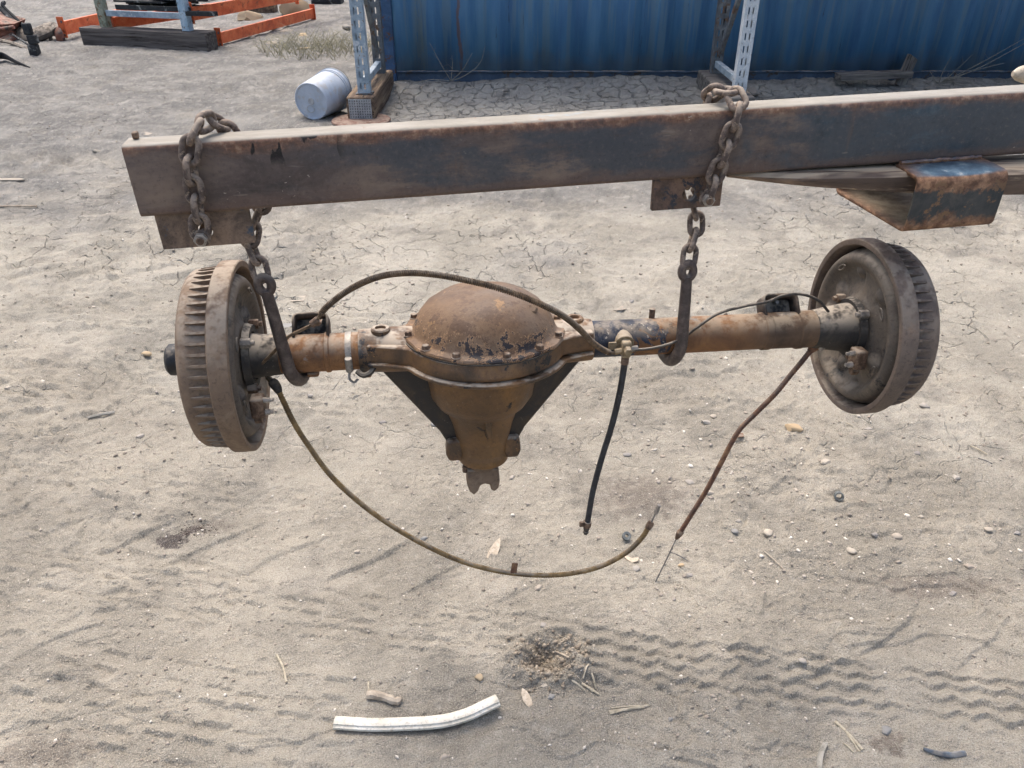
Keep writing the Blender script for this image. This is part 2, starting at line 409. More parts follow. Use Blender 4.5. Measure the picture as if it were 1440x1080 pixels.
def pocket_mat():
    k = Mat('pocket_paint_and_rust')
    s = k.xyz(); z = s[2]
    ne = k.noise(20, 8, .7, seed=4)
    dark = k.ramp(k.noise(20, 8, .65, .4, seed=2), [(.3, hx('353a3b')), (.55, hx('474846')), (.8, hx('5c5850'))])
    rust = k.ramp(k.noise(60, 8, .7, seed=3), [(.3, hx('5e4636')), (.5, hx('80604a')), (.72, hx('a38063'))])
    zz = k.math('ADD', z, k.mul(k.math('SUBTRACT', ne, .5), .05))
    f = k.mul(k.step(zz, -.126, -.134), k.step(zz, -.180, -.165))
    c = k.mix(f, rust, dark)
    c = k.mix(k.step(k.noise(42, 8, .7, seed=5), .62, .68), c, hx('7a6048'))
    top = k.mul(k.step(k.upness(), .6, .85), k.step(z, -.118, -.112))
    blue = k.ramp(k.noise(40, 8, .7, seed=6), [(.3, hx('33485a')), (.55, hx('465e70')), (.68, hx('5f7380')), (.85, hx('8f9698'))])
    ins = k.mul(k.step(k.upness(), .6, .85), k.step(z, -.160, -.170))
    c = k.mix(ins, c, k.ramp(k.noise(30, 5, .7, seed=9), [(.3, hx('6b5d4a')), (.7, hx('93846c'))]))
    c = k.mix(top, c, blue)
    return k.done(c, .85, 0, k.bump(k.noise(60, 8, .7, seed=7), .5, .0018), .4)
M['pocket'] = pocket_mat()
M['lug'] = rusty('lug_plate', [(.3, '574a40'), (.5, '6f5e50'), (.72, '877260')], 30, [('46505a', 18, .72, .84), ('9a7a5c', 40, .70, .9)], dust=.2, seed=30, fine=260)
M['lug2'] = rusty('lug_plate_brown', [(.3, '4d4038'), (.5, '625045'), (.72, '776050')], 30, [('3a3c42', 16, .60, .68)], dust=.2, seed=33, fine=260)
M['fork'] = rusty('fork_steel', [(.3, '55483f'), (.5, '746356'), (.72, '8f7d6c')], 14, [('9c8a74', 22, .58, .7), ('4a3f3a', 18, .62, .72)], dust=.95, dustcol='b0a18a', seed=31)
M['fork'].node_tree.nodes  # streaks come from the stretched noise below
for nd in M['fork'].node_tree.nodes:
    if nd.type == 'MAPPING': nd.inputs['Scale'].default_value = (.14, 1, 1)
M['palebar'] = rusty('pale_bar', [(.3, 'a29684'), (.7, 'c4b9a6')], 20, seed=32)

# ------------------------------------------------------------------ mesh builder
def lerp(a, b, t): return a + (b - a) * t
class MB:
    def __init__(self): self.v = []; self.f = []
    def add(self, vs, fs, mat=None):
        o = len(self.v)
        for p in vs:
            p = Vector(p)
            self.v.append(tuple(mat @ p if mat else p))
        self.f += [tuple(o + i for i in q) for q in fs]
        return self
    def box(self, lo, hi, mat=None):
        x0, y0, z0 = lo; x1, y1, z1 = hi
        return self.add([(x0, y0, z0), (x1, y0, z0), (x1, y1, z0), (x0, y1, z0), (x0, y0, z1), (x1, y0, z1), (x1, y1, z1), (x0, y1, z1)],
                        [(0, 3, 2, 1), (4, 5, 6, 7), (0, 1, 5, 4), (1, 2, 6, 5), (2, 3, 7, 6), (3, 0, 4, 7)], mat)
    def lathe(self, prof, n=32, axis='Z', mat=None, close=False):
        """prof: (along axis, radius)"""
        vs = []; fs = []
        for (a, r) in prof:
            for i in range(n):
                t = 2 * math.pi * i / n
                u, v_ = r * math.cos(t), r * math.sin(t)
                vs.append({'Z': (u, v_, a), 'X': (a, u, v_), 'Y': (v_, a, u)}[axis])
        m = len(prof)
        for j in range(m - 1 if not close else m):
            for i in range(n):
                a0 = j * n + i; a1 = j * n + (i + 1) % n; b0 = ((j + 1) % m) * n + i; b1 = ((j + 1) % m) * n + (i + 1) % n
                fs.append((a0, a1, b1, b0))
        if not close:
            if prof[0][1] > 1e-5: fs.append(tuple(range(n))[::-1])
            if prof[-1][1] > 1e-5: fs.append(tuple((m - 1) * n + i for i in range(n)))
        return self.add(vs, fs, mat)
    def cyl(self, p0, p1, r0, r1=None, n=12):
        p0 = Vector(p0); p1 = Vector(p1); d = p1 - p0
        mat = Matrix.Translation(p0) @ d.to_track_quat('Z', 'Y').to_matrix().to_4x4()
        return self.lathe([(0, r0), (d.length, r0 if r1 is None else r1)], n, 'Z', mat)
    def tube(self, pts, r, n=8, closed=False, flat=1.0):
        pts = [Vector(p) for p in pts]; m = len(pts)
        rs = r if isinstance(r, (list, tuple)) else [r] * m
        tans = []
        for i in range(m):
            a = pts[(i - 1) % m] if (closed or i > 0) else pts[0]
            b = pts[(i + 1) % m] if (closed or i < m - 1) else pts[-1]
            tans.append((b - a).normalized())
        nrm = tans[0].orthogonal().normalized()
        vs = []; fs = []
        for i in range(m):
            t = tans[i]
            nrm = (nrm - t * nrm.dot(t))
            nrm = nrm.normalized() if nrm.length > 1e-6 else t.orthogonal().normalized()
            bn = t.cross(nrm)
            for k in range(n):
                a = 2 * math.pi * k / n
                vs.append(pts[i] + nrm * (math.cos(a) * rs[i]) + bn * (math.sin(a) * rs[i] * flat))
        for i in range(m if closed else m - 1):
            j = (i + 1) % m
            for k in range(n):
                k2 = (k + 1) % n
                fs.append((i * n + k, i * n + k2, j * n + k2, j * n + k))
        if not closed:
            fs.append(tuple(range(n))[::-1]); fs.append(tuple((m - 1) * n + k for k in range(n)))
        return self.add(vs, fs)
    def prism(self, out, lo, hi, plane='XZ', mat=None):
        n = len(out)
        def P(a, b, h): return {'XZ': (a, h, b), 'XY': (a, b, h), 'YZ': (h, a, b)}[plane]
        vs = [P(a, b, lo) for a, b in out] + [P(a, b, hi) for a, b in out]
        fs = [tuple(range(n)), tuple(range(n, 2 * n))[::-1]] + [(i, n + i, n + (i + 1) % n, (i + 1) % n) for i in range(n)]
        return self.add(vs, fs, mat)
    def loft(self, secs, cap=True):
        n = len(secs[0]); vs = [p for s in secs for p in s]; fs = []
        for j in range(len(secs) - 1):
            for i in range(n):
                fs.append((j * n + i, j * n + (i + 1) % n, (j + 1) * n + (i + 1) % n, (j + 1) * n + i))
        if cap: fs += [tuple(range(n))[::-1], tuple((len(secs) - 1) * n + i for i in range(n))]
        return self.add(vs, fs)
    def mesh(self, name, angle=35):
        me = bpy.data.meshes.new(name)
        me.from_pydata(self.v, [], self.f)
        bm = bmesh.new(); bm.from_mesh(me); bmesh.ops.recalc_face_normals(bm, faces=bm.faces); bm.to_mesh(me); bm.free()
        me.polygons.foreach_set('use_smooth', [True] * len(me.polygons))
        if angle is not None: me.set_sharp_from_angle(angle=R(angle))
        return me
    def build(self, name, mat, parent=None, bevel=0, angle=35, seg=2):
        me = self.mesh(name, angle)
        me.materials.append(mat)
        o = bpy.data.objects.new(name, me); col.objects.link(o)
        if parent: o.parent = parent
        if bevel:
            b = o.modifiers.new('bevel', 'BEVEL'); b.width = bevel; b.segments = seg; b.limit_method = 'ANGLE'; b.angle_limit = R(40); b.harden_normals = False
        return o
def tag(o, label=None, cat=None, group=None, kind=None):
    if label: o['label'] = label
    if cat: o['category'] = cat
    if group: o['group'] = group
    if kind: o['kind'] = kind
    return o
def empty(name, loc=(0, 0, 0), rot=(0, 0, 0)):
    o = bpy.data.objects.new(name, None); col.objects.link(o)
    o.location = loc; o.rotation_euler = rot; o.empty_display_size = .05
    return o
def spline(pts, per=8):
    """Catmull-Rom through the points"""
    P = [Vector(p) for p in pts]; P = [P[0] * 2 - P[1]] + P + [P[-1] * 2 - P[-2]]
    out = []
    for i in range(1, len(P) - 2):
        p0, p1, p2, p3 = P[i - 1:i + 3]
        for k in range(per):
            t = k / per
            out.append(.5 * ((2 * p1) + (p2 - p0) * t + (2 * p0 - 5 * p1 + 4 * p2 - p3) * t * t + (3 * p1 - p0 - 3 * p2 + p3) * t ** 3))
    out.append(P[-2])
    return out
def wobble(me, amp, freq, seed=0):
    from mathutils import noise as mn
    for v in me.vertices:
        p = v.co * freq + Vector((seed * 7.1, seed * 3.3, seed * 5.7))
        v.co += mn.noise_vector(p) * amp

# ================================================================== SETTING
# ------------------------------------------------------------------ ground sheet
def soil(x, y):
    """albedo of the soil itself: tan dust, grey gravelly dirt, damp and freshly dug places"""
    C = lambda h: np.array(hx(h)[:3], np.float32)[None]
    mixc = lambda a, b, f: a + (b - a) * np.clip(f, 0, 1)[:, None]
    fb = lambda k, sd: perlin(x * k, y * k, sd) + .5 * perlin(x * k * 2.1, y * k * 2.1, sd + 1) + .3 * perlin(x * k * 4.3, y * k * 4.3, sd + 2) + .2 * perlin(x * k * 9, y * k * 9, sd + 3)
    n1 = fb(2.6, 60); n2 = fb(1.1, 66)
    tan = mixc(C('928c7f'), C('aaa394'), sm(-.6, .7, n1)); grey = mixc(C('6f6f6d'), C('8d8c87'), sm(-.6, .7, n1))
    pale = mixc(C('9f9a8d'), C('b7b1a3'), sm(-.6, .7, n1))
    c = mixc(tan, pale, sm(1.8, 2.8, y + .8 * n2)); c = mixc(c, grey, sm(3.2, 5.0, y + 1.1 * n2))
    c = mixc(c, mixc(C('8f8e89'), C('a5a39b'), sm(-.6, .7, n1)), sm(5.0, 5.6, y) * sm(-1.1, -.8, x) * .9)
    c = mixc(c, C('75726a'), .50 * sm(.2, .8, fb(3.4, 70)))
    c = mixc(c, C('b9b1a2'), .50 * sm(.25, .85, fb(5.5, 74)) * (1 - .6 * sm(3.5, 5, y)))
    g = perlin(x * 62, y * 62, 78) + .8 * perlin(x * 140, y * 140, 79) + .6 * perlin(x * 260, y * 260, 80)
    c = mixc(c, C('67625b'), .25 * sm(.25, 1.1, g)); c = mixc(c, C('bdb7ab'), .25 * sm(.25, 1.1, -g))
    fr_ = sm(2.6, 4.5, y)
    c = mixc(c, C('5f5f5d'), .55 * fr_ * sm(.25, .8, fb(7.5, 100))); c = mixc(c, C('b5b2aa'), .45 * fr_ * sm(.3, .9, fb(9.5, 104)))
    def blob(px, py, rx, ry, colr, amt, sd, rot=0.0, soft=.86):
        nonlocal c
        q = G(px, py); dx = x - q.x; dy = y - q.y; ca, sa = math.cos(rot), math.sin(rot)
        m = (np.abs(dx) < 4 * rx + .1) & (np.abs(dy) < 4 * ry + .1)
        if not m.any(): return
        d = np.hypot((dx * ca + dy * sa) / rx, (-dx * sa + dy * ca) / ry)
        d = d + .45 * perlin(x * 45, y * 45, sd) + .3 * perlin(x * 110, y * 110, sd + 1)
        c = mixc(c, C(colr), amt * (1 - sm(soft, 1.0, d)))
    blob(240, 757, .044, .030, '4c4644', .92, 81)
    blob(268, 744, .034, .014, '544c49', .88, 83, .5)
    blob(300, 738, .07, .04, '6a625b', .5, 85, 0, .3)
    blob(766, 925, .072, .060, '8a7d69', .55, 87, 0, .5)
    blob(900, 700, .20, .13, '746b62', .7, 89, 0, .2)
    blob(1250, 1045, .05, .03, '746a5f', .8, 91, 0, .4)
    blob(1330, 820, .25, .05, '766d64', .6, 93, 0, .3)
    blob(60, 1060, .16, .05, '756c62', .6, 95, 0, .3)
    blob(700, 550, .5, .10, '7d756b', .4, 97, 0, .2)
    return c
def ground_material():
    k = Mat('dry_dirt')
    at = k.n('ShaderNodeAttribute'); at.attribute_name = 'soil'
    c = at.outputs['Color']
    na = k.noise(26, 5, .86, vec=k.co, flat=True)
    c = k.mix(k.mul(k.step(na, .56, .95), .45), c, hx('5c5852'))
    c = k.mix(k.mul(k.step(na, .46, .12), .36), c, hx('c4bdb0'))
    sp = k.noise(330, 2, .75, vec=k.co, flat=True)
    c = k.mix(k.mul(k.step(sp, .56, .90), .55), c, hx('57504a'))
    c = k.mix(k.mul(k.step(sp, .44, .10), .50), c, hx('d0c8bb'))
    # hairline drying cracks, only where the crust is whole
    vd = k.n('ShaderNodeTexVoronoi', feature='DISTANCE_TO_EDGE', voronoi_dimensions='2D')
    wv = k.n('ShaderNodeVectorMath', operation='ADD'); k.put(wv.inputs[0], k.co)
    nz = k.n('ShaderNodeTexNoise', noise_dimensions='2D'); k.put(nz.inputs['Vector'], k.co); nz.inputs['Scale'].default_value = 9; nz.inputs['Detail'].default_value = 2; nz.inputs['Roughness'].default_value = .65
    scl = k.n('ShaderNodeVectorMath', operation='SCALE'); k.put(scl.inputs[0], nz.outputs['Color']); scl.inputs['Scale'].default_value = .11
    k.put(wv.inputs[1], scl.outputs[0]); k.put(vd.inputs['Vector'], wv.outputs[0]); vd.inputs['Scale'].default_value = 8.5
    wide = k.step(k.xyz()[1], 4.9, 5.5)
    dd = k.math('DIVIDE', vd.outputs['Distance'], k.math('ADD', k.mul(wide, .045), .036))
    crk = k.mul(k.mul(k.step(dd, 1.0, .0), at.outputs['Alpha']), k.math('ADD', k.mul(wide, 1.2), 1.0))
    hh = k.math('ADD', k.mul(na, .011), k.mul(sp, .0035))
    hh = k.math('ADD', hh, k.mul(crk, -.040))
    return k.done(c, .95, 0, k.bump(hh, .85, 1.0), .12)
M['dirt'] = ground_material()

def make_ground():
    # rows: fine near the camera, coarser with distance, then out to the horizon
    ys = [-30.0, -12, -5, -2, -.8, -.2, .15, .35]
    y = .5
    while y < 14.5:
        ys.append(y)
        y += .0019 * max(1.0, (y / .9)) ** 1.55
    ys += [15, 16, 18, 21, 26, 34, 48, 75, 130, 300, 700]
    ys = np.array(ys)
    n = 980
    u = np.linspace(-1, 1, n)
    ext = np.array([1.06, 1.15, 1.35, 1.8, 3, 6, 14, 40])
    u = np.concatenate([-ext[::-1], u, ext])
    U, Y = np.meshgrid(u, ys)
    half = 1.25 + np.clip(Y, 0, 40) * .78
    X = U * half
    Z = height(X.ravel(), Y.ravel()).reshape(X.shape)
    nr, nc = X.shape
    co = np.empty((nr * nc, 3), np.float32)
    co[:, 0] = X.ravel(); co[:, 1] = Y.ravel(); co[:, 2] = Z.ravel()
    i = np.arange(nr * nc).reshape(nr, nc)
    q = np.stack([i[:-1, :-1], i[:-1, 1:], i[1:, 1:], i[1:, :-1]], -1).reshape(-1, 4)
    me = bpy.data.meshes.new('ground')
    me.vertices.add(len(co)); me.vertices.foreach_set('co', co.ravel())
    me.loops.add(q.size); me.loops.foreach_set('vertex_index', q.ravel().astype(np.int32))
    me.polygons.add(len(q)); me.polygons.foreach_set('loop_start', np.arange(0, q.size, 4, dtype=np.int32))
    me.polygons.foreach_set('use_smooth', np.ones(len(q), bool))
    me.update()
    at = me.attributes.new('soil', 'FLOAT_COLOR', 'POINT')
    rgba = np.ones((len(co), 4), np.float32); rgba[:, :3] = soil(X.ravel(), Y.ravel())
    xr, yr = X.ravel(), Y.ravel()
    rgba[:, 3] = np.clip(sm(-.25, .1, perlin(xr * .8 + 3, yr * .8, 15)) * (.25 * sm(1.5, 2.0, yr) + .75 * sm(2.3, 2.9, yr)) * sm(-.25, .15, perlin(xr * 6.5, yr * 6.5, 16)) * (1 - .75 * sm(4.4, 5.2, yr)) + sm(5.0, 5.5, yr) * sm(-1.15, -.8, xr) * sm(-.35, .05, perlin(xr * 7, yr * 7, 16)), 0, 1)
    at.data.foreach_set('color', rgba.ravel())
    me.materials.append(M['dirt'])
    o = bpy.data.objects.new('ground', me); col.objects.link(o)
    tag(o, kind='structure')
    print('ground quads', len(q))
make_ground()

# loose grit: far too many grains to count
def stone_mesh_np(nv=1):
    t = (1 + 5 ** .5) / 2
    v = np.array([(-1, t, 0), (1, t, 0), (-1, -t, 0), (1, -t, 0), (0, -1, t), (0, 1, t), (0, -1, -t), (0, 1, -t), (t, 0, -1), (t, 0, 1), (-t, 0, -1), (-t, 0, 1)], float)
    v /= np.linalg.norm(v[0])
    f = np.array([(0, 11, 5), (0, 5, 1), (0, 1, 7), (0, 7, 10), (0, 10, 11), (1, 5, 9), (5, 11, 4), (11, 10, 2), (10, 7, 6), (7, 1, 8), (3, 9, 4), (3, 4, 2), (3, 2, 6), (3, 6, 8), (3, 8, 9), (4, 9, 5), (2, 4, 11), (6, 2, 10), (8, 6, 7), (9, 8, 1)])
    return v, f
ICO_V, ICO_F = stone_mesh_np()
def grit(name, N, ylo, yhi, smin, smax, mat, label, cat, seed, power=1.6, clump=0.0, xs=None, ys=None, squash=.6):
    g = np.random.default_rng(seed)
    if xs is None:
        # even by area over the fan of yard in front of the camera, denser up close
        yy = ylo * (yhi / ylo) ** g.random(N)
        xx = (g.random(N) * 2 - 1) * (1.05 + yy * .72)
        if clump:
            keep = perlin(xx * 1.9, yy * 1.9, seed) + g.random(N) * .6 > clump
            xx = xx[keep]; yy = yy[keep]
    else: xx, yy = xs, ys
    N = len(xx)
    sz = smin + (smax - smin) * g.random(N) ** 3.2
    sz = sz * np.clip(yy / 1.3, 1, 1.7)
    zz = height(xx, yy)
    nv = 12
    V = ICO_V[None] * (1 + .34 * g.standard_normal((N, nv, 1)))
    V = V * np.stack([np.ones(N), .55 + .45 * g.random(N), squash * (.6 + .7 * g.random(N))], 1)[:, None, :]
    a = g.random(N) * 6.283; ca, sa = np.cos(a)[:, None], np.sin(a)[:, None]
    X = (V[..., 0] * ca - V[..., 1] * sa) * sz[:, None] + xx[:, None]
    Y = (V[..., 0] * sa + V[..., 1] * ca) * sz[:, None] + yy[:, None]
    Z = V[..., 2] * sz[:, None] + (zz + sz * .18)[:, None]
    co = np.stack([X, Y, Z], -1).reshape(-1, 3).astype(np.float32)
    fc = (ICO_F[None] + (np.arange(N) * nv)[:, None, None]).reshape(-1, 3)
    me = bpy.data.meshes.new(name)
    me.vertices.add(len(co)); me.vertices.foreach_set('co', co.ravel())
    me.loops.add(fc.size); me.loops.foreach_set('vertex_index', fc.ravel().astype(np.int32))
    me.polygons.add(len(fc)); me.polygons.foreach_set('loop_start', np.arange(0, fc.size, 3, dtype=np.int32))
    me.update()
    me.materials.append(mat)
    o = bpy.data.objects.new(name, me); col.objects.link(o)
    tag(o, label, cat, kind='stuff')
def stone_mat(name, cols, scale=3.0, spread=True):
    k = Mat(name)
    if spread:
        g = k.n('ShaderNodeNewGeometry')
        c = k.ramp(g.outputs['Random Per Island'], [((i + .5) / len(cols), hx(h)) for i, h in enumerate(cols)])
    else:
        oi = k.n('ShaderNodeObjectInfo')
        c = k.ramp(oi.outputs['Random'], [((i + .5) / len(cols), hx(h)) for i, h in enumerate(cols)])
    n = k.noise(180, 5, .7)
    c = k.mix(k.mul(k.step(n, .4, .7), .3), c, hx('8a8177'))
    return k.done(c, .9, 0, k.bump(n, .3, .001), .2)
M['grit'] = stone_mat('grit_stone', ['8a8379', '9c9387', 'a99f92', '98928a', 'b7ad9f', '857d74', 'cfc6b8', 'd8d0c4'])
M['crumb'] = stone_mat('soil_crumb', ['857c70', '958b7e', 'a3988a', '8d8478'])
M['darkcrumb'] = stone_mat('dark_soil_crumb', ['8a7f6f', '958a79', 'a09584', '7d7263'])
grit('loose_grit', 15000, .62, 9.0, .0011, .0042, M['grit'], 'loose pale grit and small stone chips strewn over the whole dirt yard', 'grit', 3, clump=-.1)
grit('soil_crumbs', 9000, .62, 7.0, .0012, .0052, M['crumb'], 'brown grey crumbs of dry soil lying over the dirt yard', 'soil', 5, clump=.25)
_a = rng.random(420) * 6.283; _r = .050 + .022 * rng.standard_normal(420)
grit('hole_crumbs', 0, 1, 1, .0016, .0066, M['darkcrumb'], 'crumbled brown soil heaped round the small dug hole', 'soil', 6,
     xs=HOLE.x + .006 + np.abs(_r) * np.cos(_a) * 1.1, ys=HOLE.y - .008 + np.abs(_r) * np.sin(_a) * .95, squash=.9)
_cx, _cy = G(265, 750).x, G(265, 750).y
grit('oily_crumbs', 0, 1, 1, .0010, .0030, stone_mat('oily_crumb', ['39332f', '4a423c', '544b44']), 'dark oily crumbs scattered beside the wet stain on the dirt', 'soil', 8,
     xs=_cx + .02 + .035 * rng.standard_normal(150), ys=_cy + .018 + .020 * rng.standard_normal(150), squash=.8)
_g1 = G(1230, 800); 
grit('gravel_patch', 0, 1, 1, .0015, .0065, M['grit'], 'patch of mixed gravel at the right below the wheel end', 'gravel', 9,
     xs=np.concatenate([_g1.x + .28 * rng.standard_normal(260), G(1000, 690).x + .3 * rng.standard_normal(220)]), ys=np.concatenate([_g1.y + .13 * rng.standard_normal(260), G(1000, 690).y + .25 * rng.standard_normal(220)]))

# ------------------------------------------------------------------ blue shipping container
CY = 7.16; CX0 = -1.10; CX1 = 4.96
def container_mat():
    k = Mat('container_blue')
    s = k.xyz(); x, z = s[0], s[2]
    base = k.ramp(k.noise(3, 6, .6, seed=1, stretch=(2.5, 1, .3)), [(.2, hx('38628a')), (.5, hx('447299')), (.8, hx('5781a0'))])
    fade = k.step(k.noise(6, 6, .6, seed=2, stretch=(3, 1, .12)), .50, .66)
    c = k.mix(k.mul(fade, .6), base, hx('607c8c'))
    rf = k.mul(k.step(k.noise(9, 8, .7, seed=3, stretch=(3.5, 1, .25)), .74, .80), .7)
    c = k.mix(rf, c, hx('2f3842'))
    def streak(x0, wd, colr, amt, seed):
        nonlocal c
        d = k.math('ABSOLUTE', k.math('SUBTRACT', k.math('ADD', x, k.mul(k.math('SUBTRACT', k.noise(4, 5, .6, seed=seed), .5), .05)), x0))
        m = k.mul(k.step(d, wd, wd * .4), k.step(k.noise(14, 7, .7, seed=seed + 1, stretch=(2, 1, .35)), .36, .5))
        c = k.mix(k.mul(m, amt), c, hx(colr))
    streak(.065, .030, '6b4a38', .95, 11)
    streak(.66, .018, '6a5040', .75, 13)
    streak(.32, .05, '66777a', .6, 17)
    streak(3.1, .05, '2a2d33', .6, 19)
    low = k.mul(k.step(k.math('ADD', z, k.mul(k.math('SUBTRACT', k.noise(7, 6, .7, seed=5), .5), .25)), .32, .16), .45)
    c = k.mix(low, c, hx('5f6a72'))
    return k.done(c, .55, 0, k.bump(k.noise(40, 6, .6, seed=6), .15, .002), .4)
M['blue'] = container_mat()
M['blue_frame'] = rusty('container_frame', [(.3, '2f4866'), (.6, '3e5b7d'), (.8, '55708a')], 9, [('5a4438', 12, .60, .68)], seed=50, bump=.2)
M['rail'] = rusty('container_rail', [(.3, '39485a'), (.6, '46586d'), (.8, '5a6a78')], 6, [('4a4440', 9, .58, .68)], dust=.7, seed=51, bump=.2)
cont = empty('shipping_container', (CX0, CY, 0))
tag(cont, 'blue corrugated shipping container with rust streaks standing behind the rack', 'container')
def corrugated(x0, x1, z0, z1):
    b = MB(); pts = []
    x = x0; P = .278
    while x < x1:
        for dx, dy in ((0, 0), (.072, 0), (.140, .036), (.210, .036)):
            if x + dx < x1: pts.append((x + dx, dy))
        x += P
    pts.append((x1, 0))
    zs = [z0, z0 + .6, z0 + 1.2, z1]
    n = len(pts); vs = [(px, py, z) for z in zs for px, py in pts]
    fs = [(j * n + i, j * n + i + 1, (j + 1) * n + i + 1, (j + 1) * n + i) for j in range(len(zs) - 1) for i in range(n - 1)]
    b.add(vs, fs)
    return b
wl = corrugated(.10, 6.06 - .10, .125, 2.50).build('wall_panel', M['blue'], cont, angle=20)
so = wl.modifiers.new('thick', 'SOLIDIFY'); so.thickness = .004; so.offset = -1
b = MB().box((.0, -.012, .0), (.10, .12, 2.59)); b.build('corner_post', M['blue_frame'], cont, .01)
b = MB().box((5.96, -.012, .0), (6.06, .12, 2.59)); b.build('corner_post', M['blue_frame'], cont, .01)
b = MB().box((.102, -.004, .112), (5.958, .05, .124)); b.build('wall_lip', M['rail'], cont, .003)
b = MB().box((.102, .018, -.04), (5.958, .06, .111)); b.build('bottom_rail', M['rail'], cont, .004)
b = MB().box((.102, -.01, 2.505), (5.958, .06, 2.59)); b.build('top_rail', M['blue_frame'], cont, .004)
b = MB().box((0.002, .125, .05), (6.058, 2.42, 2.58)); b.build('body', M['blue_frame'], cont)

# ------------------------------------------------------------------ perforated rack posts
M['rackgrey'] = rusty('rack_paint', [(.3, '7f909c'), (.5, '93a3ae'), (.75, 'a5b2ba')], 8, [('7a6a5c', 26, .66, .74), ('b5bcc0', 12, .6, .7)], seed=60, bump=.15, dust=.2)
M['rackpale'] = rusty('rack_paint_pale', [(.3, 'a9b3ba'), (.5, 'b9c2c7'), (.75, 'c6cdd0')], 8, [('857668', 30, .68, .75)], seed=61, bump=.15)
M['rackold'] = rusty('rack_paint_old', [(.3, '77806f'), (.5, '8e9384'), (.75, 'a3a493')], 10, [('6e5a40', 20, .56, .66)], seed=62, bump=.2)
M['rackdark'] = rusty('rack_shadow_steel', [(.3, '4e5357'), (.6, '666c70'), (.8, '7b7f80')], 10, [('5e4c3e', 14, .58, .68)], seed=63, bump=.2)  # rack steel with shade put into its colour: rear posts, braces, holes
M['timber'] = None
def timber_mat(name, a, b_, c_, seed, axis=(1, .05, 1)):
    k = Mat(name)
    g = k.noise(28, 8, .65, .5, seed=seed, stretch=axis)
    c = k.ramp(g, [(.3, hx(a)), (.5, hx(b_)), (.72, hx(c_))])
    cr = k.step(k.noise(40, 5, .6, seed=seed + 1, stretch=axis), .66, .72)
    c = k.mix(k.mul(cr, .8), c, hx('2a231e'))
    return k.done(c, .9, 0, k.bump(g, .7, .008), .2)
M['timber'] = timber_mat('weathered_timber', '4c4038', '6b5b4d', '85745f', 1)
M['timberdark'] = timber_mat('dark_timber', '45403d', '585350', '6b6560', 4, (.05, 1, 1))
M['plank'] = timber_mat('grey_plank', '55524f', '6e6a65', '837d75', 7, (.08, 1, 1))

def slotted_post(name, mat, parent, x, y, z0, z1, wd=.088, dp=.07, pitch=.083, facing=1, pairs=True, sh=.045, sw=.010):
    b = MB()
    h = wd / 2
    cols = [-h, -h * .42 - sw / 2, -h * .42 + sw / 2, h * .25 - sw / 2, h * .25 + sw / 2, h] if pairs else [-h, -h * .55 - sw, -h * .55, h * .5, h * .5 + sw, h]
    zs = [z0]; kinds = []
    z = z0 + pitch * .4
    while z + sh < z1:
        zs += [z, z + sh]; kinds += ['solid', 'slot']; z += pitch
    zs.append(z1); kinds.append('solid')
    nx = len(cols); base = [(cx + x, y, zz) for zz in zs for cx in cols]
    fs = []
    for j, kd in enumerate(kinds):
        for i in range(nx - 1):
            if kd == 'slot' and i in (1, 3): continue
            fs.append((j * nx + i, j * nx + i + 1, (j + 1) * nx + i + 1, (j + 1) * nx + i))
    b.add(base, fs)
    # side flanges and in-turned lips
    for sx in (-1, 1):
        xs = x + sx * h
        b.add([(xs, y, z0), (xs, y + dp, z0), (xs, y + dp, z1), (xs, y, z1)], [(0, 1, 2, 3)])
        b.add([(xs, y + dp, z0), (xs - sx * .02, y + dp, z0), (xs - sx * .02, y + dp, z1), (xs, y + dp, z1)], [(0, 1, 2, 3)])
    me = bpy.data.meshes.new(name); me.from_pydata(b.v, [], b.f)
    bm = bmesh.new(); bm.from_mesh(me); bmesh.ops.remove_doubles(bm, verts=bm.verts, dist=1e-5); bm.to_mesh(me); bm.free()
    me.materials.append(mat)
    o = bpy.data.objects.new(name, me); col.objects.link(o); o.parent = parent
    s_ = o.modifiers.new('thick', 'SOLIDIFY'); s_.thickness = .0025; s_.offset = 0
    return o

TZ = .172    # timber top
rack = empty('storage_rack', (0, 6.0, 0))
tag(rack, 'pale grey slotted steel pallet rack in front of the blue container', 'rack')
FR = [(-1.085, M['rackgrey']), (1.67, M['rackpale']), (4.43, M['rackpale'])]
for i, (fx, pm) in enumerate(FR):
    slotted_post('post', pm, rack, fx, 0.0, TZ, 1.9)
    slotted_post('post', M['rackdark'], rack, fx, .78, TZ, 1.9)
    b = MB().box((fx - .022, .075, TZ + .05), (fx + .022, .77, TZ + .10)); b.build('strut', M['rackgrey'], rack, .004)
    b = MB()
    p0, p1 = Vector((fx + .005, .74, TZ + .16)), Vector((fx + .005, .08, TZ + 1.0))
    d = (p1 - p0).normalized(); nn = Vector((0, -d.z, d.y)) * .022
    vs = [p + o_ + s_ for s_ in (Vector((-.016, 0, 0)), Vector((.016, 0, 0))) for p, o_ in ((p0, -nn), (p1, -nn), (p1, nn), (p0, nn))]
    b.add(vs, [(0, 1, 2, 3), (7, 6, 5, 4), (0, 4, 5, 1), (1, 5, 6, 2), (2, 6, 7, 3), (3, 7, 4, 0)])
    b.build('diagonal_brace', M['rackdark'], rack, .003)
    b = MB().box((fx - .06, -.02, TZ - .002), (fx + .06, .09, TZ + .006)); b.build('foot_plate', M['rackdark'], rack)
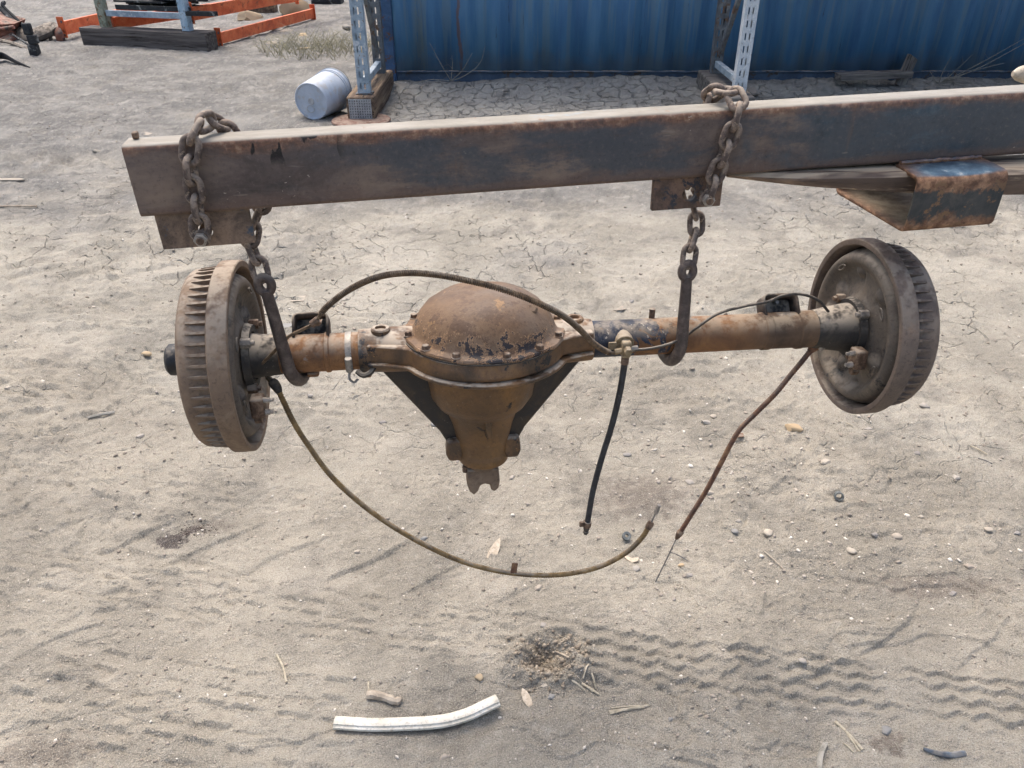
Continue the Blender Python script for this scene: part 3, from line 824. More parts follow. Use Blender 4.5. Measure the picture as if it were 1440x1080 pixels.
for (xa, xb) in ((-1.04, 1.62), (1.72, 4.38)):
    for yy in (-.01, .80):
        MB().box((xa, yy, 1.42), (xb, yy + .045, 1.53)).build('load_beam', bpy.data.materials.get('rack_paint'), rack, .006)
    if xa < 0: continue
    nb = 9
    for j in range(nb):
        x0 = xa + (xb - xa) * j / nb
        MB().box((x0 + .01, -.06, 1.535), (x0 + (xb - xa) / nb - .015, .90, 1.565)).build('shade_board', M['plank'], rack, .003)  # out of view, added to shade the right part of the container

def timber(name, lo, hi, mat, label, loc=(0, 0, 0), rz=0, seed=0):
    b = MB()
    nx, ny, nz = 4, 12, 4
    if hi[0] - lo[0] > hi[1] - lo[1]: nx, ny = 14, 4
    bm = bmesh.new()
    bmesh.ops.create_grid
    def grid(fn, a, c):
        vs = [[fn(i / a, j / c) for j in range(c + 1)] for i in range(a + 1)]
        flat = [p for r_ in vs for p in r_]
        b.add(flat, [(i * (c + 1) + j, (i + 1) * (c + 1) + j, (i + 1) * (c + 1) + j + 1, i * (c + 1) + j + 1) for i in range(a) for j in range(c)])
    L = lambda k, t: lo[k] + (hi[k] - lo[k]) * t
    for z in (0, 1): grid(lambda u, v: (L(0, u), L(1, v), L(2, z)), nx, ny)
    for y in (0, 1): grid(lambda u, v: (L(0, u), L(1, y), L(2, v)), nx, nz)
    for x in (0, 1): grid(lambda u, v: (L(0, x), L(1, u), L(2, v)), ny, nz)
    bm.free()
    me = bpy.data.meshes.new(name); me.from_pydata(b.v, [], b.f)
    bm = bmesh.new(); bm.from_mesh(me); bmesh.ops.remove_doubles(bm, verts=bm.verts, dist=1e-4); bmesh.ops.recalc_face_normals(bm, faces=bm.faces); bm.to_mesh(me); bm.free()
    wobble(me, .006, 5, seed)
    me.polygons.foreach_set('use_smooth', [True] * len(me.polygons)); me.set_sharp_from_angle(angle=R(40))
    me.materials.append(mat)
    o = bpy.data.objects.new(name, me); col.objects.link(o); o.location = loc; o.rotation_euler = (0, 0, rz)
    bv = o.modifiers.new('bevel', 'BEVEL'); bv.width = .012; bv.segments = 3; bv.limit_method = 'ANGLE'; bv.angle_limit = R(50)
    return tag(o, label, 'timber')
t1 = timber('timber_sleeper', (-1.205, 5.90, .0), (-1.0, 6.97, .170), M['timber'], 'weathered brown timber under the left rack post with a metal end plate', seed=1)
# toothed galvanised plate on its end grain
b = MB(); b.box((-1.185, 5.886, .022), (-1.022, 5.890, .158))
npl = b.build('nail_plate', rusty('nail_plate', [(.3, '8b9094'), (.6, 'a6aaac'), (.8, 'b8babb')], 30, seed=65, rough=(.4, .6), metal=.3), t1)
for i in range(9):
    for j in range(7):
        b2 = MB().box((-1.178 + i * .0175, 5.8825, .030 + j * .0185), (-1.178 + i * .0175 + .007, 5.8858, .030 + j * .0185 + .010))
        b2.build('hole_shade', M['rackdark'], npl)  # raised dark blocks, the shade of the holes put in as colour
timber('timber_sleeper', (1.56, 5.90, .0), (1.77, 6.97, .170), M['plank'], 'dusty grey timber under the middle rack post, behind the right chain', seed=2)
timber('timber_sleeper', (4.32, 5.90, .0), (4.53, 6.97, .170), M['plank'], 'grey timber under the rack post at the far right edge', seed=3)
# rusty disc lying under the near end of the sleeper
p = on_ground(518, 175)
b = MB(); b.lathe([(0.0, .0), (.0, .20), (.012, .215), (.020, .21), (.022, .17), (.018, .15), (.018, .0)], 40)
dsc = b.build('brake_disc', rusty('rusty_disc', [(.2, '5a3f33'), (.5, '6e5044'), (.8, '83675a')], 20, seed=66, dust=.4), None)
dsc.location = (-1.10, 5.86, hz(-1.10, 5.86) + .006)
tag(dsc, 'flat rusty round plate on the ground at the end of the left timber', 'plate')

# ------------------------------------------------------------------ planks and rubble in front of the container rail
def plank(name, a, b_, wd, th, label, mat, cat='board', tilt=0.0, group=None):
    a = Vector(a); b_ = Vector(b_); d = b_ - a
    mb = MB().box((0, -wd / 2, 0), (d.length, wd / 2, th))
    o = mb.build(name, mat, None, .004)
    me = o.data
    q = d.to_track_quat('X', 'Z')
    o.rotation_euler = (q @ Euler((tilt, 0, 0)).to_quaternion()).to_euler(); o.location = a
    return tag(o, label, cat, group)
plank('plank', (2.72, 6.90, .10), (3.35, 6.98, .11), .12, .05, 'grey weathered plank lying in the rubble along the container rail', M['plank'])
plank('plank', (3.28, 6.98, .03), (3.36, 7.05, .26), .13, .03, 'short grey board leaning against the container beside the dry weed', M['plank'], tilt=1.4)
# rubble heap clods
def clod(name, loc, r, mat, label, cat, group=None, seed=0, squash=.6, stretch=1.0, rz=None, flat=False):
    g = np.random.default_rng(seed + 100)
    bm = bmesh.new(); bmesh.ops.create_icosphere(bm, subdivisions=2, radius=1)
    from mathutils import noise as mn
    off = Vector(g.random(3) * 50)
    for v in bm.verts:
        n = mn.noise(v.co * 1.1 + off) * .45 + mn.noise(v.co * 2.6 + off) * .22
        v.co *= 1 + n
        if flat:
            for ax in (Vector((.3, .2, .9)), Vector((-.7, .5, .4)), Vector((.6, -.7, .3))):
                a_ = ax.normalized(); k_ = v.co.dot(a_)
                if k_ > .62: v.co -= a_ * (k_ - .62)
    me = bpy.data.meshes.new(name); bm.to_mesh(me); bm.free()
    me.polygons.foreach_set('use_smooth', [True] * len(me.polygons)); me.set_sharp_from_angle(angle=R(38 if flat else 70))
    me.materials.append(mat)
    o = bpy.data.objects.new(name, me); col.objects.link(o)
    o.scale = (r * stretch, r, r * squash); o.location = loc
    o.rotation_euler = (g.uniform(-.15, .15), g.uniform(-.15, .15), g.uniform(0, 6.28) if rz is None else rz)
    return tag(o, label, cat, group)
M['stone_tan'] = stone_mat('tan_rock', ['b09a7a', 'a8977c'], spread=False)
M['stone_grey'] = stone_mat('pebble_grey', ['8d8a85', '9a958d', 'a39d93', '86827d'], spread=False)
M['stone_pale'] = stone_mat('pebble_pale', ['a69d8f', '9b9184', 'b0a798'], spread=False)
M['stone_blue'] = stone_mat('pebble_bluegrey', ['8b8a86', '82827f'], spread=False)
M['stone_clod'] = stone_mat('dirt_clod', ['858079', '77736c', '8d877e'], spread=False)
for i, (px, py, r, lb) in enumerate([(1058, 128, .06, 'grey dirt clod just right of the middle rack post'), (1310, 124, .05, 'grey dirt clod below the dry weed leaning on the container'), (815, 119, .05, 'grey dirt clod on the drift under the middle of the container'), (712, 126, .03, 'small dirt clod on the drift left of the middle of the container')]):
    q = on_ground(px, py)
    clod('dirt_clod', (q.x, q.y, q.z - r * .1), r, M['stone_clod'], lb, 'dirt clod', seed=i, flat=True)

# ------------------------------------------------------------------ dry weeds
def blades(b, base, tip, w0, sag=0.0, n=5):
    base = Vector(base); tip = Vector(tip)
    pts = [base.lerp(tip, i / n) + Vector((0, 0, sag * math.sin(math.pi * i / n))) for i in range(n + 1)]
    b.tube(pts, [w0 * (1 - .8 * i / n) for i in range(n + 1)], 4)
M['straw'] = rusty('dry_straw', [(.2, '9b917c'), (.5, 'aea48f'), (.8, 'bfb6a3')], 30, seed=70, bump=.1)
M['deadstem'] = rusty('dead_stem', [(.3, '7d7a70'), (.6, '98948a')], 30, seed=71, bump=.1)
def tuft(name, c, n, rad, hgt, mat, label, seed):
    g = random.Random(seed); b = MB()
    for i in range(n):
        a = g.uniform(0, 6.28); r0 = rad * g.random() ** .6
        p = Vector((c[0] + math.cos(a) * r0 * 1.2, c[1] + math.sin(a) * r0, 0)); p.z = hz(p.x, p.y) - .005
        l = hgt * g.uniform(.4, 1.1); a2 = g.uniform(0, 6.28)
        blades(b, p, p + Vector((math.cos(a2) * l * .8, math.sin(a2) * l * .8, l * g.uniform(.25, .8))), .0028, l * .2, 4)
    o = b.build(name, mat, None, angle=None)
    return tag(o, label, 'weed')
q = G(462, 72)
tuft('grass_tuft', (q.x, q.y), 420, .62, .30, rusty('dry_grass', [(.3, '85826a'), (.5, '9a957a'), (.75, 'aca68a')], 12, seed=72, bump=.1), 'straggly yellow green dry grass left of the rack post behind the bucket', 1)
def weed(name, root, stems, label, mat):
    b = MB(); g = random.Random(len(label))
    for s_ in stems:
        pts = spline([root] + list(s_), 5)
        b.tube(pts, [.0038 * (1 - .75 * i / len(pts)) for i in range(len(pts))], 5)
        for i in range(2, len(pts) - 1, 2):
            t_ = pts[i]; l = g.uniform(.03, .09)
            blades(b, t_, t_ + Vector((g.uniform(-1, 1) * l, g.uniform(-.5, .3) * l, g.uniform(.1, .9) * l)), .0014, 0, 2)
    o = b.build(name, mat, None, angle=None); return tag(o, label, 'weed')
rt = on_ground(1296, 122); rt.y = 6.98; rt.z = .05
rt.x = 3.62
weed('dry_weed', rt, [[(3.9, 6.95, .22), (4.2, 6.93, .42)], [(3.95, 6.97, .2), (4.35, 6.96, .44), (4.5, 6.95, .42)], [(3.8, 6.9, .16), (4.05, 6.86, .24)], [(3.7, 6.9, .12), (3.9, 6.85, .05)], [(3.6, 6.93, .15), (3.62, 6.9, .28)],
     [(3.52, 6.9, .12), (3.45, 6.85, .18)], [(3.75, 6.88, .10), (4.02, 6.8, .04)], [(3.66, 6.9, .14), (3.78, 6.88, .3)]], 'dry branching weed leaning right against the blue container wall', M['deadstem'])
rt = Vector((-.52, 7.02, .07))
weed('dry_weed', rt, [[(-.60, 6.98, .22), (-.68, 6.97, .38)], [(-.42, 6.98, .16), (-.33, 6.97, .30)], [(-.40, 6.97, .12), (-.27, 6.95, .22), (-.22, 6.95, .36)], [(-.7, 6.9, .10), (-.9, 6.8, .06)], [(-.5, 6.98, .2), (-.50, 6.97, .28)]], 'thin dry weed at the left end of the blue container wall', M['deadstem'])

# ------------------------------------------------------------------ second rack and scrap, far left
LT0 = G(117, 64); LT1 = G(293, 73)
ang = math.atan2(LT1.y - LT0.y, LT1.x - LT0.x); Ln = (LT1 - LT0).length
tm = timber('timber_sleeper', (0, 0, 0), (Ln, .2, .19), M['timberdark'], 'long dark timber under the second rack at upper left', (LT0.x, LT0.y, -.005), ang, seed=5)
rack2 = empty('storage_rack', (LT0.x, LT0.y, 0), (0, 0, ang))
tag(rack2, 'old slotted rack with orange beams on the dark timber at upper left', 'rack')
M['orange'] = rusty('orange_beam', [(.3, 'c2552c'), (.5, 'd4683c'), (.75, 'dd7b4e')], 7, [('8f4a30', 22, .64, .72)], seed=75, bump=.15, dust=.35, dustcol='c99a80', rough=(.5, .7))
M['rackblue2'] = rusty('rack_paint_blue', [(.3, '86a0b2'), (.5, '9cb4c4'), (.75, 'aebfca')], 8, [('6e5e50', 26, .64, .72)], seed=76, bump=.15)
slotted_post('post', M['rackold'], rack2, .30, .04, .19, 1.7, wd=.09, dp=.08, pairs=False, pitch=.075, sh=.02)
slotted_post('post', M['rackblue2'], rack2, 1.33, .04, .19, 1.7, wd=.085, dp=.08, pairs=False, pitch=.075, sh=.02)
MB().box((.35, .06, .30), (1.29, .10, .36)).build('strut', M['rackgrey'], rack2, .004)
def obeam(name, a, b_, hgt, dep, parent=None, label=None):
    a = Vector(a); b_ = Vector(b_); d = b_ - a
    q_ = d.to_track_quat('X', 'Z').to_matrix().to_4x4(); mt = Matrix.Translation(a) @ q_
    mb = MB()
    prof = [(-dep / 2, 0), (dep / 2, 0), (dep / 2, hgt * .78), (dep * .1, hgt * .78), (dep * .1, hgt), (-dep / 2, hgt)]
    L_ = d.length
    mb.add([(x, y, z) for x in (0, L_) for y, z in prof], [(0, 1, 2, 3, 4, 5), (11, 10, 9, 8, 7, 6)] + [(i, 6 + i, 6 + (i + 1) % 6, (i + 1) % 6) for i in range(6)])
    if parent:
        o = mb.build(name, M['orange'], parent, .004); o.matrix_local = mt; root = o
    else:
        root = empty(name, a, q_.to_euler())
        mb.build('rail', M['orange'], root, .004)
    for e_ in (0, 1):
        x0 = -.012 if e_ == 0 else L_ + .002
        h0 = MB().box((x0, -dep * .8, -.03), (x0 + .010, dep * .55, hgt + .05)).build('end_hook', M['orange'], root, .002)
        for kz in (0, 1):
            zz = kz * hgt
            MB().box((x0 + (-.004 if e_ == 0 else .0105), -dep * .5, zz - .012), (x0 + (-.0005 if e_ == 0 else .014), -dep * .2, zz + .012)).build('slot_shade', M['rackdark'], root)  # solid dark tab standing in for the shade inside the slot
    if label: tag(root, label, 'rack beam')
    return root
# beam joined to the rack, running back from the right post
obeam('orange_rail', (1.36, .14, .28), (1.82, 3.6, .32), .13, .05, rack2)
obeam('orange_rail', (.33, .16, .16), (1.35, 2.4, .24), .12, .05, rack2)
# loose beams on the ground
a = on_ground(92, 57); b_ = on_ground(196, 30)
obeam('orange_beam', (a.x, a.y, .06), (b_.x, b_.y + .2, .06), .14, .06, None, 'orange rack beam on the ground running behind the dark timber')
a = on_ground(309, 64); b_ = on_ground(440, 27)
obeam('orange_beam', (a.x, a.y, .03), (b_.x, b_.y, .03), .115, .055, None, 'single orange rack beam lying alone right of the dark timber')
# dark lengths of steel and sheet lying on the rack struts
M['blacksteel'] = rusty('black_steel', [(.3, '1f2123'), (.6, '2d3032'), (.8, '43443f')], 12, [('7d7f7c', 9, .62, .7)], seed=78, bump=.2)
def rackpt(x, y, z): return rack2.matrix_basis @ Vector((x, y, z))
rack2.matrix_basis = Matrix.Translation(rack2.location) @ Matrix.Rotation(ang, 4, 'Z')
for i, (x0, x1, y0, z0, wd, th, lb, rz) in enumerate([
        (.46, 1.40, .10, .365, .22, .05, 'lowest black steel channel stacked on the second rack strut', .0),
        (.44, 1.22, .30, .40, .20, .06, 'black steel channel on the second rack, farther back in the stack', .03),
        (.42, 1.05, .14, .435, .20, .02, 'pale edged sheet strip lying on top of the black steel stack', -.03),
        (.80, 1.56, .18, .46, .24, .07, 'dark green black steel length on top of the second rack stack', .02),
        (1.38, 1.72, .02, .34, .05, .045, 'short black pipe end sticking out past the blue rack post', .12)]):
    mb = MB()
    mb.prism([(0, 0), (wd, 0), (wd, th), (wd - .006, th), (wd - .006, .006), (.006, .006), (.006, th), (0, th)], 0, x1 - x0, 'YZ')
    o = mb.build('steel_channel', M['blacksteel'], None, .003)
    o.location = rackpt(x0, y0, z0); o.rotation_euler = (0, 0, ang + rz)
    tag(o, lb, 'steel channel')
# small dark block in the distance beyond, with a stub bracket
o = timber('timber_block', (0, 0, 0), (.5, .25, .22), M['timber'], 'brown timber block holding up the far end of the orange rail', (G(336, 19).x, G(336, 19).y, -.01), .05, seed=7)
o = MB().box((0, 0, 0), (.45, .3, .14)).box((.05, -.012, .03), (.40, -.001, .10)).build('black_box', M['blacksteel'], None, .01)
q = G(438, 6); o.location = (q.x, q.y, -.005); tag(o, 'low black box at the top edge beyond the orange beam', 'box')
q = on_ground(412, 21); clod('rock', (q.x, q.y + .12, q.z + .10), .20, M['stone_tan'], 'large tan rock resting behind the loose orange beam', 'rock', seed=21, flat=True, squash=.8, rz=.4)
q = on_ground(350, 29); clod('rock', (q.x, q.y + .05, q.z + .05), .14, M['stone_tan'], 'smaller grey tan rock between the rack and the loose orange beam', 'rock', seed=22, flat=True, squash=.7, stretch=1.3, rz=.2)
q = on_ground(487, 41); clod('rock', (q.x, q.y, q.z + .02), .055, M['stone_grey'], 'round grey stone just left of the slotted rack post', 'rock', seed=23)
for i, (px, py, r, lb) in enumerate([(391, 42, .05, 'white crumpled scrap nearest below the loose orange beam'), (402, 44, .06, 'white flat scrap right of another one below the orange beam'), (382, 61, .045, 'pale scrap lying left of the yellow dry grass'), (354, 53, .035, 'curled pale scrap just below the middle of the orange beam'), (427, 69, .05, 'tan chunk at the left edge of the dry grass'), (425, 50, .05, 'tan fragment among the upper dry grass')]):
    q = on_ground(px, py); clod('scrap', (q.x, q.y, q.z + .008), r, M['stone_pale'] if i < 4 else M['stone_tan'], lb, 'scrap', seed=40 + i, squash=.28, stretch=1.6, flat=True)
for i, (x0, y0, x1, y1, lb) in enumerate([(385, 27, 392, -8, 'black bent rod standing at the top edge near the orange beam')]):
    a = W(x0, y0 - 12, 10.5); a = on_ground(384, 13); pts = spline([a, a + Vector((-.03, .05, .18)), a + Vector((-.10, .05, .30)), a + Vector((-.10, .1, .6))], 6)
    o = MB().tube(pts, .012, 6).build('bent_rod', M['blacksteel']); tag(o, lb, 'rod')

# scrap heap at far left: rusty chassis arm, sheet and rods
M['scraprust'] = rusty('scrap_rust', [(.3, '5c3a2e'), (.5, '7a4d3d'), (.75, '94665a')], 9, [('3b3230', 8, .55, .66)], seed=80, dust=.4)
M['scrapdark'] = rusty('scrap_dark', [(.3, '37332f'), (.5, '4f4841'), (.75, '665c50')], 9, seed=81, dust=.6)
arm = empty('suspension_arm', (0, 0, 0)); tag(arm, 'dark rusted bent suspension arm lying on the dirt at far left', 'scrap metal')
YA = G(60, 58).y
def wa(px, py, dy=0): return W(px, py, YA + dy)
pts = spline([wa(22, 38, .3), wa(32, 48, .1), wa(46, 51), wa(60, 46), wa(72, 40, .1), wa(80, 44, .05)], 6)
MB().tube(pts, [.07 + .03 * math.sin(i / len(pts) * 3.1) for i in range(len(pts))], 10, flat=.6).build('arm_body', M['scrapdark'], arm)
pts = spline([wa(79, 42, .05), wa(83, 48), wa(86, 57)], 5)
MB().tube(pts, .055, 8, flat=.35).build('end_lug', M['scraprust'], arm)
MB().tube(spline([wa(66, 45), wa(70, 50), wa(72, 57)], 4), .022, 6).build('stay', M['scrapdark'], arm)
pan = empty('rusty_panel', (0, 0, 0)); tag(pan, 'rusty red folded steel panel cut by the left edge of the picture', 'scrap metal')
vs = [wa(-30, 20, .2), wa(20, 32, .1), wa(21, 33, .0), wa(18, 45, .05), wa(16, 60, -.1), wa(-30, 66, -.1), wa(-30, 36, 0)]
mb = MB(); mb.add([*vs, *[v + Vector((0, .25, .02)) for v in vs]], [(0, 1, 2, 6), (6, 2, 3, 5), (3, 4, 5), (7, 8, 9, 13), (13, 9, 10, 12), (10, 11, 12), (0, 1, 8, 7), (1, 2, 9, 8), (2, 3, 10, 9), (3, 4, 11, 10), (4, 5, 12, 11)])
mb.build('folded_sheet', M['scraprust'], pan, .01)
MB().tube(spline([wa(-20, 40, -.05), wa(0, 41, -.05), wa(20, 38, -.04)], 4), .02, 8).build('bead', M['scraprust'], pan)
rod = MB().tube(spline([wa(7, 4, .4), wa(3, 6, .4), wa(10, 15, .35), wa(26, 30, .2), wa(42, 46, .0)], 5), .030, 6, flat=.5).build('leaf_strip', M['blacksteel']); tag(rod, 'dark curved steel strip leaning over the suspension arm, its tip hooked', 'scrap metal')
rod = MB().tube(spline([wa(-6, 8, .4), wa(6, 16, .35), wa(28, 38, .15)], 5), .032, 6, flat=.5).build('leaf_strip', M['blacksteel']); tag(rod, 'second dark steel strip left of the hooked one at the picture edge', 'scrap metal')
rod = MB().tube([wa(18, 49, -.2), wa(48, 68, -.5)], .012, 6).build('rod', M['blacksteel']); tag(rod, 'straight thin black rod slanting down to the dark clamp', 'rod')
rod = MB().tube(spline([wa(-10, 55, -.2), wa(15, 60, -.3), wa(35, 67, -.5), wa(50, 69, -.55)], 4), .022, 6, flat=.5).build('leaf_strip', M['scrapdark']); tag(rod, 'brown grey steel strip low beneath the rusty panel', 'scrap metal')
q = on_ground(51, 77)
cl_ = MB().box((-.045, -.05, -.01), (.035, .05, .10)).box((-.03, -.04, .101), (.05, .05, .19)).box((-.05, -.03, .191), (.03, .03, .30)).build('clamp', M['blacksteel'], None, .012); cl_.location = q; tag(cl_, 'small dark grey clamp block standing at the ends of the thin rods', 'clamp')
pts = [on_ground(-10, 88, .05), on_ground(8, 86, .05), on_ground(25, 92, .03), on_ground(42, 95, .0)]
rod = MB().tube(spline(pts, 5), [.06 * (1 - .8 * i / 15) for i in range(16)], 8, flat=.4).build('rubber_strip', M['rubber']); tag(rod, 'tapering black rubber strip lying at the left edge below the scrap', 'scrap')

# ------------------------------------------------------------------ bucket
def bucket():
    k = Mat('bucket_plastic')
    n = k.noise(9, 7, .65, seed=1)
    c = k.ramp(n, [(.2, hx('9aa4b0')), (.55, hx('aab3be')), (.85, hx('b8bfc8'))])
    c = k.mix(k.mul(k.step(k.noise(14, 8, .7, seed=2), .56, .70), .55), c, hx('a39c92'))
    pm = k.done(c, .5, 0, k.bump(n, .1, .002), .4)
    capc = G(437, 143, .135); rim = G(468, 127, .150)
    d = Vector((rim.x - capc.x, rim.y - capc.y, .016)).normalized()
    root = empty('plastic_bucket', (capc.x, capc.y, hz(capc.x, capc.y) + .134))
    root.rotation_euler = d.to_track_quat('Z', 'Y').to_euler()
    tag(root, 'pale blue plastic bucket lying on its side beside the left timber', 'bucket')
    b = MB(); b.lathe([(.006, .0), (.006, .118), (.0, .121), (.0, .129), (.004, .132), (.29, .148), (.292, .1505), (.355, .1535), (.357, .150), (.29, .145), (.012, .129), (.010, .0)], 48)
    b.build('shell', pm, root)
    for z0, r0 in ((.285, .154), (.305, .1555), (.345, .158)):
        b = MB(); b.lathe([(z0, r0 - .008), (z0, r0), (z0 + .006, r0), (z0 + .006, r0 - .008)], 48, close=True); b.build('rim_ring', pm, root, .0015)
    pa = rusty('bucket_bottom_dirt', [(.3, '9a9c9e'), (.7, 'b4b4b2')], 20, seed=90, bump=.1)
    b = MB(); b.lathe([(.0058, .0), (.0035, .0), (.0035, .012), (.0015, .018), (.0015, .024), (.0055, .026)], 24); b.build('moulded_ring', pa, root)
    b = MB(); b.tube([Vector((.012 + .03 * math.cos(a), -.055 + .024 * math.sin(a), .0045)) for a in np.linspace(0, 6.283, 25)[:-1]], .0025, 6, closed=True); b.build('moulded_mark', pa, root)
    # wire bail folded back along the rim
    b = MB(); b.tube([Vector((.160 * math.cos(a), .160 * math.sin(a), .325 + .05 * math.sin(a))) for a in np.linspace(0, 3.14159, 20)], .0022, 6); b.build('handle', M['wire'], root)
bucket()

# ================================================================== BOOM BEAM
BX0, BY0, BZ0 = -.523, 1.055, 1.117
BEAM = Matrix.Translation((BX0, BY0, BZ0)) @ Euler((0, R(-1.25), R(8.9)), 'XYZ').to_matrix().to_4x4()
beam = empty('boom_beam', (BX0, BY0, BZ0), (0, R(-1.25), R(8.9)))
tag(beam, 'rusty dark blue rectangular steel lifting beam spanning the picture above the axle', 'beam')
def rrect(w_, h_, r, n=5):
    out = []
    for cx, cz, a0 in ((w_ - r, -r, 0), (r, -r, 90), (r, -h_ + r, 180), (w_ - r, -h_ + r, 270)):
        for i in range(n + 1):
            a = R(a0 + 90 * i / n); out.append((cx + r * math.cos(a), cz + r * math.sin(a)))
    return out
oo = rrect(.05, .10, .008); ii = [(y * .84 + .004, z * .92 - .004) for y, z in oo]
L_ = 2.3; n = len(oo)
mb = MB(); xs = [0] + [L_ * i / 30 for i in range(1, 31)]
vs = [(x, y, z) for x in xs for y, z in oo] + [(x, y, z) for x in (0, L_) for y, z in ii]
fs = [(j * n + i, j * n + (i + 1) % n, (j + 1) * n + (i + 1) % n, (j + 1) * n + i) for j in range(30) for i in range(n)]
o0 = 31 * n
fs += [(i, (i + 1) % n, o0 + (i + 1) % n, o0 + i) for i in range(n)] + [(30 * n + i, 30 * n + (i + 1) % n, o0 + n + (i + 1) % n, o0 + n + i) for i in range(n)]
fs += [(o0 + i, o0 + (i + 1) % n, o0 + n + (i + 1) % n, o0 + n + i) for i in range(n)]
mb.add(vs, fs); mb.build('tube_body', M['beam'], beam, angle=30)
MB().box((.008, .030, .0005), (.016, .040, .010)).build('weld_nub', M['bolt'], beam, .002)
def lug(x0, x1, h_, bx, bz, mat, hole, label):
    # plate with a real drilled hole: two rings of the outline bridged
    y0, y1 = .010, .020
    out = [(x0, -.1005), (x1, -.1005), (x1 - .002, -.1005 - h_), (x0 + .002, -.1005 - h_)]
    N = 24
    cx, cz = hole
    ring = [(cx + .011 * math.cos(6.2832 * i / N), cz + .011 * math.sin(6.2832 * i / N)) for i in range(N)]
    def edge_pt(a):
        dx, dz = math.cos(a), math.sin(a); best = 9
        for (xx, kx) in ((x0 + .001, dx), (x1 - .001, dx)):
            if abs(kx) > 1e-6:
                t = (xx - cx) / kx
                if t > 0 and out[2][1] - 1e-6 <= cz + t * dz <= -.1005 + 1e-6: best = min(best, t)
        for zz in (-.1005, -.1005 - h_):
            if abs(dz) > 1e-6:
                t = (zz - cz) / dz
                if t > 0 and x0 - 1e-6 <= cx + t * dx <= x1 + 1e-6: best = min(best, t)
        return best
    angs = sorted(set([6.2832 * i / N for i in range(N)] + [math.atan2(pz - cz, px - cx) % 6.2832 for px, pz in ((x0 + .001, -.1005), (x1 - .001, -.1005), (x0 + .001, -.1005 - h_), (x1 - .001, -.1005 - h_))]))
    m = len(angs); vs = []
    for y in (y0, y1):
        for a in angs: vs.append((cx + .011 * math.cos(a), y, cz + .011 * math.sin(a)))
        for a in angs:
            t = edge_pt(a); vs.append((cx + t * math.cos(a), y, cz + t * math.sin(a)))
    fs = []
    for i in range(m):
        j = (i + 1) % m
        fs += [(i, j, m + j, m + i), (2 * m + j, 2 * m + i, 3 * m + i, 3 * m + j), (i, 2 * m + i, 2 * m + j, j), (m + i, m + j, 3 * m + j, 3 * m + i)]
    lp = MB().add(vs, fs).build('lug_plate', mat, beam, .001)
    lp['label'] = label
    # bolt with washer through the plate, sticking out towards the viewer
    b = MB(); mt = Matrix.Translation((bx, y0, bz)) @ Matrix.Rotation(R(90), 4, 'X')
    b.lathe([(.0, .0055), (.040, .0055)], 12, 'Z', mt); b.lathe([(-.022, .010), (-.010, .010)], 6, 'Z', mt)
    bo = b.build('bolt', M['bolt'], lp, .0008)
    MB().lathe([(.024, .0125), (.0272, .0125)], 20, 'Z', mt).build('washer', M['chain'], bo, .0006)
    MB().lathe([(.0275, .0098), (.036, .0098)], 6, 'Z', mt).build('nut', M['brightbolt'], bo, .0008)
lug(.014, .146, .052, .078, -.130, M['lug'], (.0785, -.130), 'speckled rusty left lug plate')
lug(.748, .862, .050, .827, -.128, M['lug2'], (.808, -.128), 'brown right lug plate with an open hole')
# fork pocket: bent plate under the beam
px0, px1 = 1.143, 1.293
prof = []
def bend(pts, r=.012, k=4):
    out = []
    for i, p in enumerate(pts):
        if i in (0, len(pts) - 1): out.append(Vector(p)); continue
        a = Vector(pts[i - 1]); c_ = Vector(pts[i + 1]); p = Vector(p)
        d0 = (a - p).normalized() * r; d1 = (c_ - p).normalized() * r
        for j in range(k + 1):
            t = j / k; out.append((p + d0) * (1 - t) ** 2 + p * 2 * t * (1 - t) + (p + d1) * t ** 2)
    return out
path = bend([(.002, -.1035), (-.060, -.106), (-.058, -.190), (.155, -.194), (.155, -.1035), (.055, -.1035)])
mb = MB(); m = len(path)
mb.add([(x, p.x, p.y) for x in (px0, px1) for p in path], [(i, i + 1, m + i + 1, m + i) for i in range(m - 1)])
pk = mb.build('fork_pocket', M['pocket'], beam, angle=50)
s_ = pk.modifiers.new('thick', 'SOLIDIFY'); s_.thickness = .006; s_.offset = 0
pk['label'] = 'bent steel fork pocket with scraped blue paint on its top'
mb = MB(); g = random.Random(3)
mb.tube([(px0 + .004 + i * .0048, -.001 + g.uniform(-.001, .001), -.0985 + g.uniform(-.0008, .0008)) for i in range(30)], [.0035 + g.uniform(-.0006, .0008) for _ in range(30)], 6)
mb.build('weld_bead', M['pocket'], pk)

# forks
def fork(name, tip, yaw, label, length=1.5, wd=.092):
    root = empty(name, tip, (0, 0, yaw)); tag(root, label, 'fork')
    mb = MB(); secs = []
    for t in (0, .012, .03, .06, .10, .14, .20, .30, .45, .7, 1.0, length):
        k_ = min(1, t / .17); hw = wd / 2 * (.42 + .58 * math.sin(k_ * math.pi / 2)); th = .010 + .020 * min(1, t / .25) + .012 * min(1, max(0, t - .2) / .3)
        hw2 = hw - min(.006, hw * .3)
        secs.append([(t, -hw, -th * .55), (t, -hw, -.006), (t, -hw2, 0), (t, hw2, 0), (t, hw, -.006), (t, hw, -th * .55), (t, hw2, -th), (t, -hw2, -th)])
    mb.loft(secs); mb.build('blade', M['fork'], root, .002, angle=30)
    MB().box((length - .04, -wd / 2 - .001, .001), (length + .01, wd / 2 + .001, .62)).build('shank', M['fork'], root, .008)
    return root
ft = W(1022, 242, 1.215)
fork('forklift_fork', (ft.x, 1.226, 1.037), R(4), 'dusty brown forklift fork running through the pocket under the beam')
q = W(1424, 104, 2.03)
pb = MB(); pts = [Vector((0, 0, 0)), Vector((.012, 0, 0)), Vector((.03, 0, 0)), Vector((.06, 0, .0)), Vector((1.2, -.02, .02))]
